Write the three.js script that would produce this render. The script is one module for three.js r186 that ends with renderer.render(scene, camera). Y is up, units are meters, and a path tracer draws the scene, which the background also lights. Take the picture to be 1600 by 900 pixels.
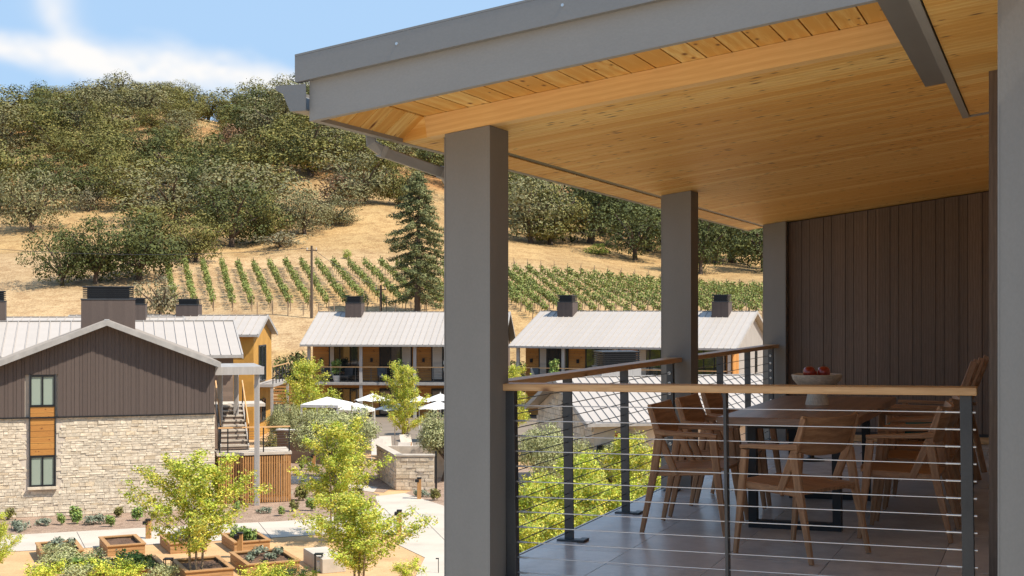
import * as THREE from 'three';
import { mergeGeometries, toCreasedNormals, mergeVertices } from 'three/addons/utils/BufferGeometryUtils.js';
import { RoundedBoxGeometry } from 'three/addons/geometries/RoundedBoxGeometry.js';

// ------------------------------------------------------------------ camera, sky, sun, exposure
const F = 2080, HY = 480, CAMY = 7.5;            // focal length in photo pixels, horizon row, camera height
const scene = new THREE.Scene();
const camera = new THREE.PerspectiveCamera(2 * Math.atan(450 / F) * 180 / Math.PI, 16 / 9, 0.1, 3000);
camera.position.set(0, CAMY, 0);
camera.rotation.set(0, 0, 0);
camera.setViewOffset(1600, 900, 0, 450 - HY, 1600, 900);
const renderer = new THREE.WebGLRenderer({ antialias: true });
renderer.toneMapping = THREE.LinearToneMapping;
renderer.toneMappingExposure = 1.85;
renderer.shadowMap.enabled = true;

const SUN = new THREE.Vector3(1.22, 1.80, 0.13).normalize();
const sun = new THREE.DirectionalLight(new THREE.Color(1.0, 0.93, 0.82), 3.8);
sun.position.copy(SUN).multiplyScalar(300); sun.target.position.set(0, 0, -60);
sun.castShadow = true; sun.shadow.mapSize.set(4096, 4096);
Object.assign(sun.shadow.camera, { left: -220, right: 220, top: 220, bottom: -220, near: 1, far: 900 });
scene.add(sun, sun.target);

// ------------------------------------------------------------------ random numbers and noise
function RNG(s) { return () => { s |= 0; s = s + 0x6D2B79F5 | 0; let t = Math.imul(s ^ s >>> 15, 1 | s); t = t + Math.imul(t ^ t >>> 7, 61 | t) ^ t; return ((t ^ t >>> 14) >>> 0) / 4294967296; }; }
function h2(x, y) { let n = Math.imul(x | 0, 374761393) + Math.imul(y | 0, 668265263) | 0; n = Math.imul(n ^ n >>> 13, 1274126177); return ((n ^ n >>> 16) >>> 0) / 4294967296; }
const md = (a, n) => n ? ((a % n) + n) % n : a;
function vn(x, y, px = 0, py = 0) {               // value noise, periodic when px / py are given
  const i = Math.floor(x), j = Math.floor(y); let u = x - i, v = y - j; u = u * u * (3 - 2 * u); v = v * v * (3 - 2 * v);
  const a = h2(md(i, px), md(j, py)), b = h2(md(i + 1, px), md(j, py)), c = h2(md(i, px), md(j + 1, py)), d = h2(md(i + 1, px), md(j + 1, py));
  return a + (b - a) * u + (c - a) * v + (a - b - c + d) * u * v;
}
function fbm(x, y, o = 4, px = 0, py = 0) { let s = 0, a = 0.5, f = 1; for (let k = 0; k < o; k++) { s += a * vn(x * f + k * 17 * (px ? 0 : 1), y * f, px * f, py * f); a *= 0.5; f *= 2; } return s / (1 - Math.pow(0.5, o)); }
const clamp = (x, a = 0, b = 1) => Math.min(b, Math.max(a, x));
const lerp = (a, b, t) => a + (b - a) * t;
const sstep = (a, b, x) => { const t = clamp((x - a) / (b - a)); return t * t * (3 - 2 * t); };
function curve(pts, x) { if (x <= pts[0][0]) return pts[0][1]; for (let i = 1; i < pts.length; i++) if (x <= pts[i][0]) { const t = (x - pts[i - 1][0]) / (pts[i][0] - pts[i - 1][0]); return lerp(pts[i - 1][1], pts[i][1], t); } return pts[pts.length - 1][1]; }
const R = d => d * Math.PI / 180;
const V = (x, y, z) => new THREE.Vector3(x, y, z);

// the sky: clear air with one long cirrus streak, brightest low down
{
  const W = 2048, H = 1024, data = new Float32Array(W * H * 4);
  for (let j = 0; j < H; j++) for (let i = 0; i < W; i++) {
    const ph = ((i + 0.5) / W - 0.5) * 2 * Math.PI, th = ((j + 0.5) / H - 0.5) * Math.PI;
    const y = Math.sin(th), x = Math.cos(th) * Math.cos(ph), z = Math.cos(th) * Math.sin(ph);
    const e = clamp(th / (Math.PI / 2));
    const k = Math.pow(e, 0.55);
    let r = lerp(0.275, 0.17, k), g = lerp(0.40, 0.28, k), b = lerp(0.53, 0.49, k);
    if (th < 0) { r = 0.34; g = 0.31; b = 0.26; }
    if (th > 0) {
      // cloud layer on a plane high above, streaks lie across the view
      const s = 1 / Math.max(y, 0.04), cx = x * s, cz = -z * s;
      const az = Math.atan2(x, -z) * 180 / Math.PI, el = th * 180 / Math.PI;
      const wob = (fbm(az * 0.16 + 40, el * 0.3, 4) - 0.5) * 1.6;
      const mid = 10.45 - 0.10 * (az + 21) + wob * 0.5, wd = 0.74 + 0.22 * Math.sin(az * 0.4 + 1.2);
      const rag = fbm(az * 0.9 + 9, el * 2.4 + az * 0.35, 5), fine = fbm(az * 3.1 + 60, el * 6.0 + az * 1.1, 4);
      let c = clamp(Math.exp(-Math.pow((el - mid) / wd, 2)) * 1.25 - 0.15 + (rag - 0.5) * 0.9 * Math.exp(-Math.pow((el - mid) / (wd * 1.7), 2))) * (0.62 + 0.55 * fine);
      // a wisp that rises from the streak
      const wx = -17.6 + (el - 10) * -0.55 + (fbm(el * 0.8, 3.3, 3) - 0.5) * 1.8;
      c += 1.0 * Math.exp(-Math.pow((az - wx) / 0.75, 2)) * sstep(9.2, 10.4, el) * (1 - sstep(13, 16.5, el)) * fbm(az * 1.1, el * 0.9, 4);
      const hi = clamp((fbm(cx * 0.9 + 5, cz * 2.2 + 3, 5) - 0.60) * 2.6) * 0.6 * sstep(12, 26, el);
      c = clamp(c + hi) * (1 - sstep(70, 90, Math.abs(az)) * 0.6);
      r = lerp(r, 0.545, c); g = lerp(g, 0.535, c); b = lerp(b, 0.525, c);
    }
    const o = (j * W + i) * 4; data[o] = r; data[o + 1] = g; data[o + 2] = b; data[o + 3] = 1;
  }
  const t = new THREE.DataTexture(data, W, H, THREE.RGBAFormat, THREE.FloatType);
  t.mapping = THREE.EquirectangularReflectionMapping; t.magFilter = THREE.LinearFilter; t.minFilter = THREE.LinearFilter; t.needsUpdate = true;
  scene.background = t; scene.environment = t;
}

// ------------------------------------------------------------------ textures
function tex(W, H, fn, srgb = true) {
  const d = new Uint8Array(W * H * 4);
  for (let j = 0; j < H; j++) for (let i = 0; i < W; i++) { const c = fn(i / W, j / H, i, j), o = (j * W + i) * 4; d[o] = clamp(c[0]) * 255; d[o + 1] = clamp(c[1]) * 255; d[o + 2] = clamp(c[2]) * 255; d[o + 3] = 255; }
  const t = new THREE.DataTexture(d, W, H); t.wrapS = t.wrapT = THREE.RepeatWrapping; t.magFilter = THREE.LinearFilter; t.minFilter = THREE.LinearMipmapLinearFilter; t.generateMipmaps = true;
  if (srgb) t.colorSpace = THREE.SRGBColorSpace; t.needsUpdate = true; return t;
}
const mix3 = (a, b, t) => [lerp(a[0], b[0], t), lerp(a[1], b[1], t), lerp(a[2], b[2], t)];
// planks: n strips, grain along u, knots and a tone of its own in each strip
function woodTex(W, H, n, light, dark, knot, { knots = 1, ksz = 1, seed = 1, lines = 26, tone = 0.35 } = {}) {
  const r = RNG(seed), st = [];
  for (let s = 0; s < n; s++) { const k = []; const m = Math.floor(knots * (0.4 + 1.6 * r())); for (let q = 0; q < m; q++) k.push([r(), 0.15 + 0.7 * r(), ksz * (0.4 + 0.7 * r())]); st.push({ t: r(), o: r() * 90, k }); }
  return tex(W, H, (u, v) => {
    const s = Math.min(n - 1, Math.floor(v * n)), f = v * n - s, S = st[s];
    let warp = 0, kn = 0;
    for (const [ku, kv, ks] of S.k) {
      let du = Math.abs(u - ku); du = Math.min(du, 1 - du); const a = du * 70 / ks, b = (f - kv) * 6.5 / ks, q = a * a + b * b;
      kn = Math.max(kn, Math.exp(-q * 1.5)); warp += (f - kv) * 1.4 * Math.exp(-(a * a) * 0.12 - b * b * 0.12);
    }
    const w = f + warp + 0.12 * fbm(u * 6 + S.o, f * 2 + S.o, 3);
    const ring = 0.5 + 0.5 * Math.sin(w * lines + 5 * fbm(u * 8 + S.o, w * 2.2, 3, 0, 0));
    const fine = fbm(u * 40 + S.o, f * 46 + S.o, 3);
    let t = clamp(0.55 + tone * (S.t - 0.5) + 0.34 * (ring - 0.5) + 0.62 * (fine - 0.5));
    let c = mix3(light, dark, t);
    return mix3(c, knot, clamp(kn * 1.1));
  });
}
const s8 = (r, g, b) => [r / 255, g / 255, b / 255];
const TX = {
  cedar: woodTex(2048, 512, 8, s8(255, 230, 160), s8(222, 164, 80), s8(104, 58, 24), { knots: 9, ksz: 0.55, seed: 5, lines: 15, tone: 1.15 }),
  beam: woodTex(1024, 256, 2, s8(244, 206, 142), s8(220, 172, 106), s8(150, 96, 50), { knots: 0, seed: 15, lines: 30, tone: 0.2 }),
  teak: woodTex(1024, 512, 6, s8(196, 150, 108), s8(138, 98, 66), s8(80, 48, 26), { knots: 0, seed: 9, lines: 22 }),
  rail: woodTex(1024, 256, 4, s8(226, 184, 132), s8(180, 134, 86), s8(110, 70, 36), { knots: 1, seed: 19, lines: 16 }),
  walnut: woodTex(1024, 512, 4, s8(160, 126, 102), s8(106, 78, 62), s8(48, 30, 22), { knots: 1, seed: 29, lines: 20 }),
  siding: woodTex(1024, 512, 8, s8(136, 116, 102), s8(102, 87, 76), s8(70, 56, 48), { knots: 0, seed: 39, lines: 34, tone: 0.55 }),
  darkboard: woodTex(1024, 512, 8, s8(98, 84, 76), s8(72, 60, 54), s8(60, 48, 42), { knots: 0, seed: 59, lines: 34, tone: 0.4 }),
  orange: woodTex(1024, 512, 8, s8(206, 152, 78), s8(162, 106, 46), s8(90, 48, 18), { knots: 2, seed: 49, lines: 18, tone: 0.5 }),
  mottle: tex(512, 512, (u, v) => { const a = fbm(u * 6, v * 6, 5, 6, 6), b = vn(u * 180, v * 180, 180, 180); const k = 0.86 + 0.16 * a + 0.05 * (b - 0.5); return [k, k, k]; }),
  smooth: tex(512, 512, (u, v) => { const a = fbm(u * 5, v * 5, 5, 5, 5), b = vn(u * 200, v * 200, 200, 200); const k = 0.955 + 0.05 * a + 0.03 * (b - 0.5); return [k, k, k]; }),
  paint: tex(512, 512, (u, v) => { const a = fbm(u * 4, v * 30, 4, 4, 30), b = vn(u * 40, v * 200, 40, 200); const k = 0.9 + 0.1 * a + 0.05 * (b - 0.5); return [k, k, k]; }),
  tile: tex(1024, 1024, (u, v) => { const a = fbm(u * 7, v * 7, 5, 7, 7), b = fbm(u * 40, v * 40, 3, 40, 40), c = vn(u * 300, v * 300, 300, 300); const k = 0.84 + 0.14 * a + 0.07 * (b - 0.5) + 0.05 * (c - 0.5); return [0.88 * k, 0.855 * k, 0.83 * k]; }),
  grass: tex(1024, 1024, (u, v) => { const a = fbm(u * 8, v * 8, 5, 8, 8), b = fbm(u * 60, v * 60, 3, 60, 60), c = vn(u * 340, v * 340, 340, 340); let col = mix3(s8(208, 172, 114), s8(160, 120, 70), clamp(a * 0.9 - 0.05 + (b - 0.5) * 1.5)); const k = 0.80 + 0.42 * (c - 0.3); return [col[0] * k, col[1] * k, col[2] * k]; }),
  sand: tex(512, 512, (u, v) => { const a = fbm(u * 5, v * 5, 5, 5, 5), c = vn(u * 200, v * 200, 200, 200); const col = mix3(s8(226, 186, 136), s8(190, 148, 102), a); const k = 0.9 + 0.16 * (c - 0.4); return col.map(q => q * k); }),
  mulch: tex(512, 512, (u, v) => { const a = fbm(u * 9, v * 9, 4, 9, 9), c = vn(u * 130, v * 130, 130, 130), e = vn(u * 60 + 9, v * 60, 60, 60); const col = mix3(s8(176, 150, 128), s8(104, 84, 70), clamp(a * 0.7 + (c - 0.5) * 0.9 + (e - 0.5) * 0.5)); return col; }),
  concrete: tex(512, 512, (u, v) => { const a = fbm(u * 4, v * 4, 5, 4, 4), c = vn(u * 220, v * 220, 220, 220); const k = 0.86 + 0.13 * a + 0.06 * (c - 0.5); return [0.80 * k, 0.75 * k, 0.685 * k]; }),
  rough: tex(512, 512, (u, v) => { const a = fbm(u * 10, v * 10, 5, 10, 10), c = vn(u * 150, v * 150, 150, 150); const k = 0.7 * a + 0.3 * c; return [k, k, k]; }, false),
  stone: tex(512, 512, (u, v) => { const a = fbm(u * 8, v * 8, 5, 8, 8), c = vn(u * 90, v * 90, 90, 90); const k = 0.78 + 0.26 * a + 0.14 * (c - 0.5); return [k, k * 0.985, k * 0.96]; }),
};
function rep(t, x, y) { const c = t.clone(); c.repeat.set(x, y); c.needsUpdate = true; return c; }
const lin = (r, g, b) => new THREE.Color().setRGB(r, g, b);
const mat = o => new THREE.MeshStandardMaterial(o);
const bark = mat({ color: lin(0.13, 0.095, 0.07), roughness: 0.95, map: TX.stone });
const M = {
  cedar: mat({ map: TX.cedar, roughness: 0.55, bumpMap: TX.rough, bumpScale: 0.0006 }),
  beam: mat({ map: TX.beam, roughness: 0.5 }),
  teak: mat({ map: TX.teak, roughness: 0.5 }),
  rail: mat({ map: TX.rail, roughness: 0.45 }),
  walnut: mat({ map: TX.walnut, roughness: 0.32 }),
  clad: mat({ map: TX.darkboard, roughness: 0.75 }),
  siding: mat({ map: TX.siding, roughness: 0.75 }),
  orange: mat({ map: TX.orange, roughness: 0.6 }),
  trim: mat({ map: TX.smooth, color: lin(0.30, 0.285, 0.26), roughness: 0.6, bumpMap: TX.rough, bumpScale: 0.001 }),
  column: mat({ map: TX.smooth, color: lin(0.235, 0.222, 0.20), roughness: 0.6, bumpMap: TX.rough, bumpScale: 0.0006 }),
  metalTrim: mat({ map: TX.smooth, color: lin(0.25, 0.238, 0.22), roughness: 0.4, metalness: 0.25 }),
  steel: mat({ map: TX.mottle, color: lin(0.085, 0.088, 0.092), roughness: 0.42, metalness: 0.5 }),
  black: mat({ map: TX.mottle, color: lin(0.022, 0.023, 0.025), roughness: 0.45, metalness: 0.4 }),
  cable: mat({ color: lin(0.62, 0.62, 0.61), roughness: 0.28, metalness: 0.9 }),
  tile: mat({ map: TX.tile, roughness: 0.26, bumpMap: TX.rough, bumpScale: 0.0004 }),
  tileB: mat({ map: TX.tile, color: lin(0.95, 0.95, 0.96), roughness: 0.30, bumpMap: TX.rough, bumpScale: 0.0004 }),
  grout: mat({ color: lin(0.07, 0.07, 0.07), roughness: 0.9 }),
  grass: mat({ map: TX.grass, roughness: 1, vertexColors: true, bumpMap: TX.rough, bumpScale: 0.05 }),
  sand: mat({ map: TX.sand, roughness: 1, bumpMap: TX.rough, bumpScale: 0.008 }),
  mulch: mat({ map: TX.mulch, roughness: 1, bumpMap: TX.rough, bumpScale: 0.03 }),
  soil: mat({ map: TX.mulch, color: lin(0.45, 0.36, 0.30), roughness: 1, bumpMap: TX.rough, bumpScale: 0.05 }),
  concrete: mat({ map: TX.concrete, roughness: 0.85, bumpMap: TX.rough, bumpScale: 0.002 }),
  plaster: mat({ map: TX.mottle, color: lin(0.66, 0.56, 0.45), roughness: 0.9 }),
  roofMetal: mat({ map: TX.smooth, color: lin(0.45, 0.40, 0.352), roughness: 0.6 }),
  roofMetalB: mat({ map: TX.smooth, color: lin(0.435, 0.387, 0.34), roughness: 0.62 }),
  eave: mat({ map: TX.mottle, color: lin(0.40, 0.375, 0.345), roughness: 0.6 }),
  post: mat({ map: TX.paint, color: lin(0.42, 0.39, 0.36), roughness: 0.6 }),
  glass: new THREE.MeshPhysicalMaterial({ color: lin(0.022, 0.027, 0.026), roughness: 0.04, ior: 2.0 }),
  glassG: mat({ color: lin(0.27, 0.32, 0.26), roughness: 0.12, metalness: 0.0 }),
  yellow: mat({ map: TX.mottle, color: lin(0.56, 0.29, 0.055), roughness: 0.8 }),
  paving: mat({ map: TX.concrete, color: lin(0.42, 0.38, 0.34), roughness: 0.9 }),
  canvas: mat({ map: TX.mottle, color: lin(0.80, 0.785, 0.75), roughness: 0.9, side: THREE.DoubleSide }),
  sling: mat({ map: TX.mottle, color: lin(0.60, 0.53, 0.45), roughness: 0.9 }),
  teal: mat({ map: TX.mottle, color: lin(0.015, 0.13, 0.11), roughness: 0.9 }),
  stoneware: mat({ map: TX.stone, color: lin(0.68, 0.61, 0.51), roughness: 0.9, bumpMap: TX.rough, bumpScale: 0.002 }),
  apple: new THREE.MeshPhysicalMaterial({ map: rep(TX.mottle, 2, 2), color: lin(0.30, 0.022, 0.012), roughness: 0.3, clearcoat: 0.5, clearcoatRoughness: 0.2 }),
  white: mat({ map: TX.mottle, color: lin(0.74, 0.72, 0.69), roughness: 0.7 }),
  red: mat({ color: lin(0.55, 0.03, 0.02), roughness: 0.6 }),
  bark, barkPale: mat({ color: lin(0.34, 0.25, 0.17), roughness: 0.95, map: TX.stone }),
  fence: mat({ map: TX.rail, color: lin(0.70, 0.60, 0.46), roughness: 0.75 }),
  planter: mat({ map: TX.rail, color: lin(0.66, 0.62, 0.56), roughness: 0.75 }),
};
// stones of the veneer: a few tones
M.stones = [[0.76, 0.65, 0.50], [0.79, 0.69, 0.55], [0.73, 0.62, 0.48], [0.80, 0.70, 0.56], [0.76, 0.63, 0.46], [0.74, 0.65, 0.52]].map(c => mat({ map: TX.stone, color: lin(...c), roughness: 0.95, bumpMap: TX.rough, bumpScale: 0.010 }));
const leafMat = (r, g, b, tr = 0) => tr ? new THREE.MeshPhysicalMaterial({ color: lin(1, 1, 1), vertexColors: true, roughness: 0.75, side: THREE.DoubleSide, transmission: tr, thickness: 0 }) : mat({ vertexColors: true, roughness: 0.8, side: THREE.DoubleSide });
const LEAF = leafMat(1, 1, 1), LEAFT = leafMat(1, 1, 1, 0.35);

// ------------------------------------------------------------------ geometry helpers
function planarUV(g, grain, tl, tw, ou = 0, ov = 0) {      // uv in metres along the grain, chosen by each face's direction
  const p = g.attributes.position, n = g.attributes.normal, uv = new Float32Array(p.count * 2), A = ['x', 'y', 'z'].indexOf(grain);
  for (let i = 0; i < p.count; i++) {
    const P = [p.getX(i), p.getY(i), p.getZ(i)], N = [Math.abs(n.getX(i)), Math.abs(n.getY(i)), Math.abs(n.getZ(i))];
    const k = N[0] > N[1] && N[0] > N[2] ? 0 : N[1] > N[2] ? 1 : 2; const o = [0, 1, 2].filter(q => q !== k);
    let a, b; if (o.includes(A)) { a = A; b = o.find(q => q !== A); } else { a = o[0]; b = o[1]; }
    uv[2 * i] = P[a] / tl + ou; uv[2 * i + 1] = P[b] / tw + ov;
  }
  g.setAttribute('uv', new THREE.BufferAttribute(uv, 2)); return g;
}
// a box; wood: strip i of n picked at random when r is given
function box(sx, sy, sz, x = 0, y = 0, z = 0, o = {}) {
  const g = new THREE.BoxGeometry(sx, sy, sz).toNonIndexed();
  const { grain = 'x', tl = 1.2, tw = 1.2, r = null, n = 8 } = o;
  planarUV(g, grain, tl, tw, r ? r() : 0, r ? (Math.floor(r() * n) + 0.5) / n : 0);
  return g.translate(x, y, z);
}
function rbox(sx, sy, sz, rad, x = 0, y = 0, z = 0, o = {}) {
  let g = new RoundedBoxGeometry(sx, sy, sz, 1, rad); if (g.index) g = g.toNonIndexed();
  const { grain = 'x', tl = 1.2, tw = 1.2, r = null, n = 8 } = o;
  planarUV(g, grain, tl, tw, r ? r() : 0, r ? (Math.floor(r() * n) + 0.5) / n : 0);
  return g.translate(x, y, z);
}
// a six-sided block from its bottom and top quads (counter-clockwise seen from above)
function hexa(b, t, o = {}) {
  const P = [...b, ...t], f = [[3, 2, 1, 0], [4, 5, 6, 7], [0, 1, 5, 4], [1, 2, 6, 5], [2, 3, 7, 6], [3, 0, 4, 7]], v = [];
  for (const q of f) for (const k of [0, 1, 2, 0, 2, 3]) v.push(...P[q[k]]);
  const g = new THREE.BufferGeometry(); g.setAttribute('position', new THREE.BufferAttribute(new Float32Array(v), 3)); g.computeVertexNormals();
  const { grain = 'x', tl = 1.2, tw = 1.2, r = null, n = 8 } = o;
  return planarUV(g, grain, tl, tw, r ? r() : 0, r ? (Math.floor(r() * n) + 0.5) / n : 0);
}
// a bar lofted through points with a chamfered rectangular section; ref fixes which way the width lies
function bar(pts, secs, ref = V(0, 0, 1), o = {}) {
  const N = pts.length, ring = [], tl = o.tl || 1.2, tw = o.tw || 0.6, ou = o.r ? o.r() : 0, ov = o.r ? o.r() : 0;
  let L = 0; const lens = [0]; for (let i = 1; i < N; i++) { L += pts[i].distanceTo(pts[i - 1]); lens.push(L); }
  for (let i = 0; i < N; i++) {
    const d = (i === 0 ? pts[1].clone().sub(pts[0]) : i === N - 1 ? pts[i].clone().sub(pts[i - 1]) : pts[i + 1].clone().sub(pts[i - 1])).normalize();
    const w = ref.clone().sub(d.clone().multiplyScalar(ref.dot(d))).normalize(), h = new THREE.Vector3().crossVectors(d, w);
    const [W, D] = secs[Math.min(i, secs.length - 1)], c = o.ch ?? Math.min(W, D) * 0.18, a = W / 2, b = D / 2;
    ring.push([[a, -b + c], [a, b - c], [a - c, b], [-a + c, b], [-a, b - c], [-a, -b + c], [-a + c, -b], [a - c, -b]].map(([p, q]) => pts[i].clone().addScaledVector(w, p).addScaledVector(h, q)));
  }
  const v = [], uv = [], K = 8;
  const put = (p, u, w) => { v.push(p.x, p.y, p.z); uv.push(u / tl + ou, w / tw + ov); };
  for (let i = 0; i < N - 1; i++) for (let k = 0; k < K; k++) {
    const k2 = (k + 1) % K, A = ring[i][k], B = ring[i][k2], C = ring[i + 1][k2], D = ring[i + 1][k], w0 = k * 0.02, w1 = w0 + 0.02;
    put(A, lens[i], w0); put(B, lens[i], w1); put(C, lens[i + 1], w1); put(A, lens[i], w0); put(C, lens[i + 1], w1); put(D, lens[i + 1], w0);
  }
  for (const [i, s] of [[0, 1], [N - 1, -1]]) for (let k = 1; k < K - 1; k++) { const q = s > 0 ? [0, k + 1, k] : [0, k, k + 1]; for (const m of q) put(ring[i][m], ring[i][m].x, ring[i][m].y); }
  const g = new THREE.BufferGeometry(); g.setAttribute('position', new THREE.BufferAttribute(new Float32Array(v), 3)); g.setAttribute('uv', new THREE.BufferAttribute(new Float32Array(uv), 2));
  g.computeVertexNormals(); return g;
}
function rod(a, b, r, seg = 6, r2 = r) {
  const d = b.clone().sub(a), g = new THREE.CylinderGeometry(r2, r, d.length(), seg, 1);
  g.applyQuaternion(new THREE.Quaternion().setFromUnitVectors(V(0, 1, 0), d.clone().normalize())); g.translate((a.x + b.x) / 2, (a.y + b.y) / 2, (a.z + b.z) / 2); return g;
}
const cat = list => mergeGeometries(list.map(g => { const q = g.index ? g.toNonIndexed() : g; for (const k of Object.keys(q.attributes)) if (!['position', 'normal', 'uv'].includes(k)) q.deleteAttribute(k); return q; }));
// ------------------------------------------------------------------ things, parts, the setting
const used = {};
function numbered(n) { used[n] = (used[n] || 0) + 1; return used[n] === 1 ? n : n + '_' + String(used[n] - 1).padStart(3, '0'); }
function shadow(o) { o.castShadow = true; o.receiveShadow = true; return o; }
function part(parent, name, geo, m, label) {
  const o = shadow(new THREE.Mesh(Array.isArray(geo) ? cat(geo) : geo, m)); o.name = name; if (label) o.userData.label = label; parent.add(o); return o;
}
function tag(o, label, category, group) { o.userData.label = label; o.userData.category = category; if (group) o.userData.group = group; return o; }
function thing(name, label, category, pos, group) { const o = new THREE.Group(); o.name = numbered(name); if (pos) o.position.copy(pos); scene.add(o); return tag(o, label, category, group); }
function single(name, geo, m, label, category, pos, group) { const o = shadow(new THREE.Mesh(Array.isArray(geo) ? cat(geo) : geo, m)); o.name = numbered(name); if (pos) o.position.copy(pos); scene.add(o); return tag(o, label, category, group); }
function struct(name, geo, m) { const o = shadow(new THREE.Mesh(geo, m)); o.name = numbered(name); o.userData.kind = 'structure'; scene.add(o); return o; }
function dup(o, label, group) { const c = o.clone(); c.name = numbered(o.name.replace(/_\d{3}$/, '')); c.userData = { ...o.userData }; if (label) c.userData.label = label; if (group) c.userData.group = group; scene.add(c); return c; }

// photo pixel + distance along the view -> point; photo pixel -> point on the level ground
const at = (px, py, d) => V((px - 800) / F * d, CAMY - (py - HY) / F * d, -d);
const onGround = (px, py, y = 0) => { const d = F * (CAMY - y) / (py - HY); return V((px - 800) / F * d, y, -d); };

// ------------------------------------------------------------------ terrain
const prof = [[0, 0], [100, 0], [115, 1.6], [148, 7.2], [178, 13.2], [220, 22.0], [300, 40.5], [360, 57], [400, 66], [450, 73], [560, 76], [900, 60], [1500, 30]];
const gain = [[-400, 0.90], [0, 0.93], [120, 0.985], [240, 1.03], [310, 0.98], [380, 0.92], [450, 1.02], [600, 1.0], [800, 0.74], [1000, 0.55], [1200, 0.45], [1700, 0.4]];
function profS(d) { return (curve(prof, d - 7) + 2 * curve(prof, d) + curve(prof, d + 7)) / 4; }
function ground(x, z) {
  const d = Math.max(1, -z); let h = profS(d);
  if (h > CAMY) { const px = 800 + F * x / d; h = CAMY + (h - CAMY) * curve(gain, px); }
  if (d > 112) h += (fbm(x * 0.035 + 50, z * 0.035, 3) - 0.5) * 3.0 * sstep(112, 200, d) * sstep(0, 1, (d - 112) / 60);
  return h;
}
function hill(px, py) { for (let d = 100; d < 620; d += 0.5) { const x = (px - 800) / F * d, y = CAMY - (py - HY) / F * d; if (ground(x, -d) >= y) return V(x, ground(x, -d), -d); } return null; }
{
  const zs = []; for (let z = 60; z > -100; z -= 8) zs.push(z); for (let z = -100; z > -420; z -= 3) zs.push(z); for (let z = -420; z > -1500; z -= 40) zs.push(z);
  const NX = 220, pos = [], uv = [], col = [], idx = [];
  zs.forEach((z, j) => {
    const half = 120 + Math.max(0, -z) * 1.1;
    for (let i = 0; i <= NX; i++) {
      const x = (i / NX * 2 - 1) * half, y = ground(x, z); pos.push(x, y - 0.02, z); uv.push(x / 9, z / 9);
      const a = fbm(x * 0.03, z * 0.03, 4), b = fbm(x * 0.11 + 7, z * 0.11, 3); const k = 0.74 + 0.36 * a + 0.34 * (b - 0.5);
      const red = sstep(0.5, 0.75, fbm(x * 0.02 + 31, z * 0.025 + 4, 3)) * sstep(230, 280, -z);
      const tk = 187 + 2.5 * Math.sin(x * 0.06), road = Math.exp(-Math.pow((-z - tk) / 3.2, 4)) * (x < -2 ? 1 : 0) * 0.7, rut = Math.exp(-Math.pow((-z - tk - 5.5) / 1.8, 2)) * (x < -2 ? 1 : 0) * clamp(b * 1.6 - 0.4);
      const soil = Math.max(road, sstep(196, 182, -z) * sstep(0.35, 0.5, fbm(x * 0.05 + 3, z * 0.05, 3))); const kk = k * (1 - 0.32 * rut) * (1 + 0.1 * road); col.push(kk * lerp(lerp(1.0, 1.06, soil), 0.82, red), kk * lerp(lerp(1.0, 1.12, soil), 0.62, red), kk * lerp(lerp(1.0, 1.4, soil), 0.48, red));
    }
    if (j) for (let i = 0; i < NX; i++) { const a = (j - 1) * (NX + 1) + i, b = a + 1, c = j * (NX + 1) + i, d = c + 1; idx.push(a, b, c, b, d, c); }
  });
  const g = new THREE.BufferGeometry(); g.setAttribute('position', new THREE.Float32BufferAttribute(pos, 3)); g.setAttribute('uv', new THREE.Float32BufferAttribute(uv, 2)); g.setAttribute('color', new THREE.Float32BufferAttribute(col, 3)); g.setIndex(idx); g.computeVertexNormals();
  struct('hillside_terrain', g, M.grass);
}

// ------------------------------------------------------------------ the terrace (own axes: a to the right along the front rail, b into the depth, h above the floor)
const YAW = R(22), cY = Math.cos(YAW), sY = Math.sin(YAW), DECK = CAMY - 1.478, SLOPE = 0.0138, A0 = -2.82;
const deckPos = (a, b, h = 0) => V(a * cY + b * sY, DECK + h, a * sY - b * cY);
const floorH = a => SLOPE * (a - A0);
const qYaw = new THREE.Quaternion().setFromAxisAngle(V(0, 1, 0), -YAW);
const qDeck = qYaw.clone().multiply(new THREE.Quaternion().setFromAxisAngle(V(0, 0, 1), Math.atan(SLOPE)));
// level: plumb pieces; deck: pieces that follow the fall of the floor
function levelThing(name, label, category, a, b, h, group) { const o = thing(name, label, category, deckPos(a, b, h), group); o.quaternion.copy(qYaw); return o; }
function deckThing(name, label, category, a, b, turn = 0, group, lift = 0) {
  const o = thing(name, label, category, deckPos(a, b, floorH(a) + lift), group);
  o.quaternion.copy(qDeck).multiply(new THREE.Quaternion().setFromAxisAngle(V(0, 1, 0), turn)); return o;
}
const rT = RNG(77);
const CEIL0 = 2.788, CS = 0.134;                 // ceiling height at a = 0 and its rise towards the building
const ceilH = a => CEIL0 + CS * a;

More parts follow.
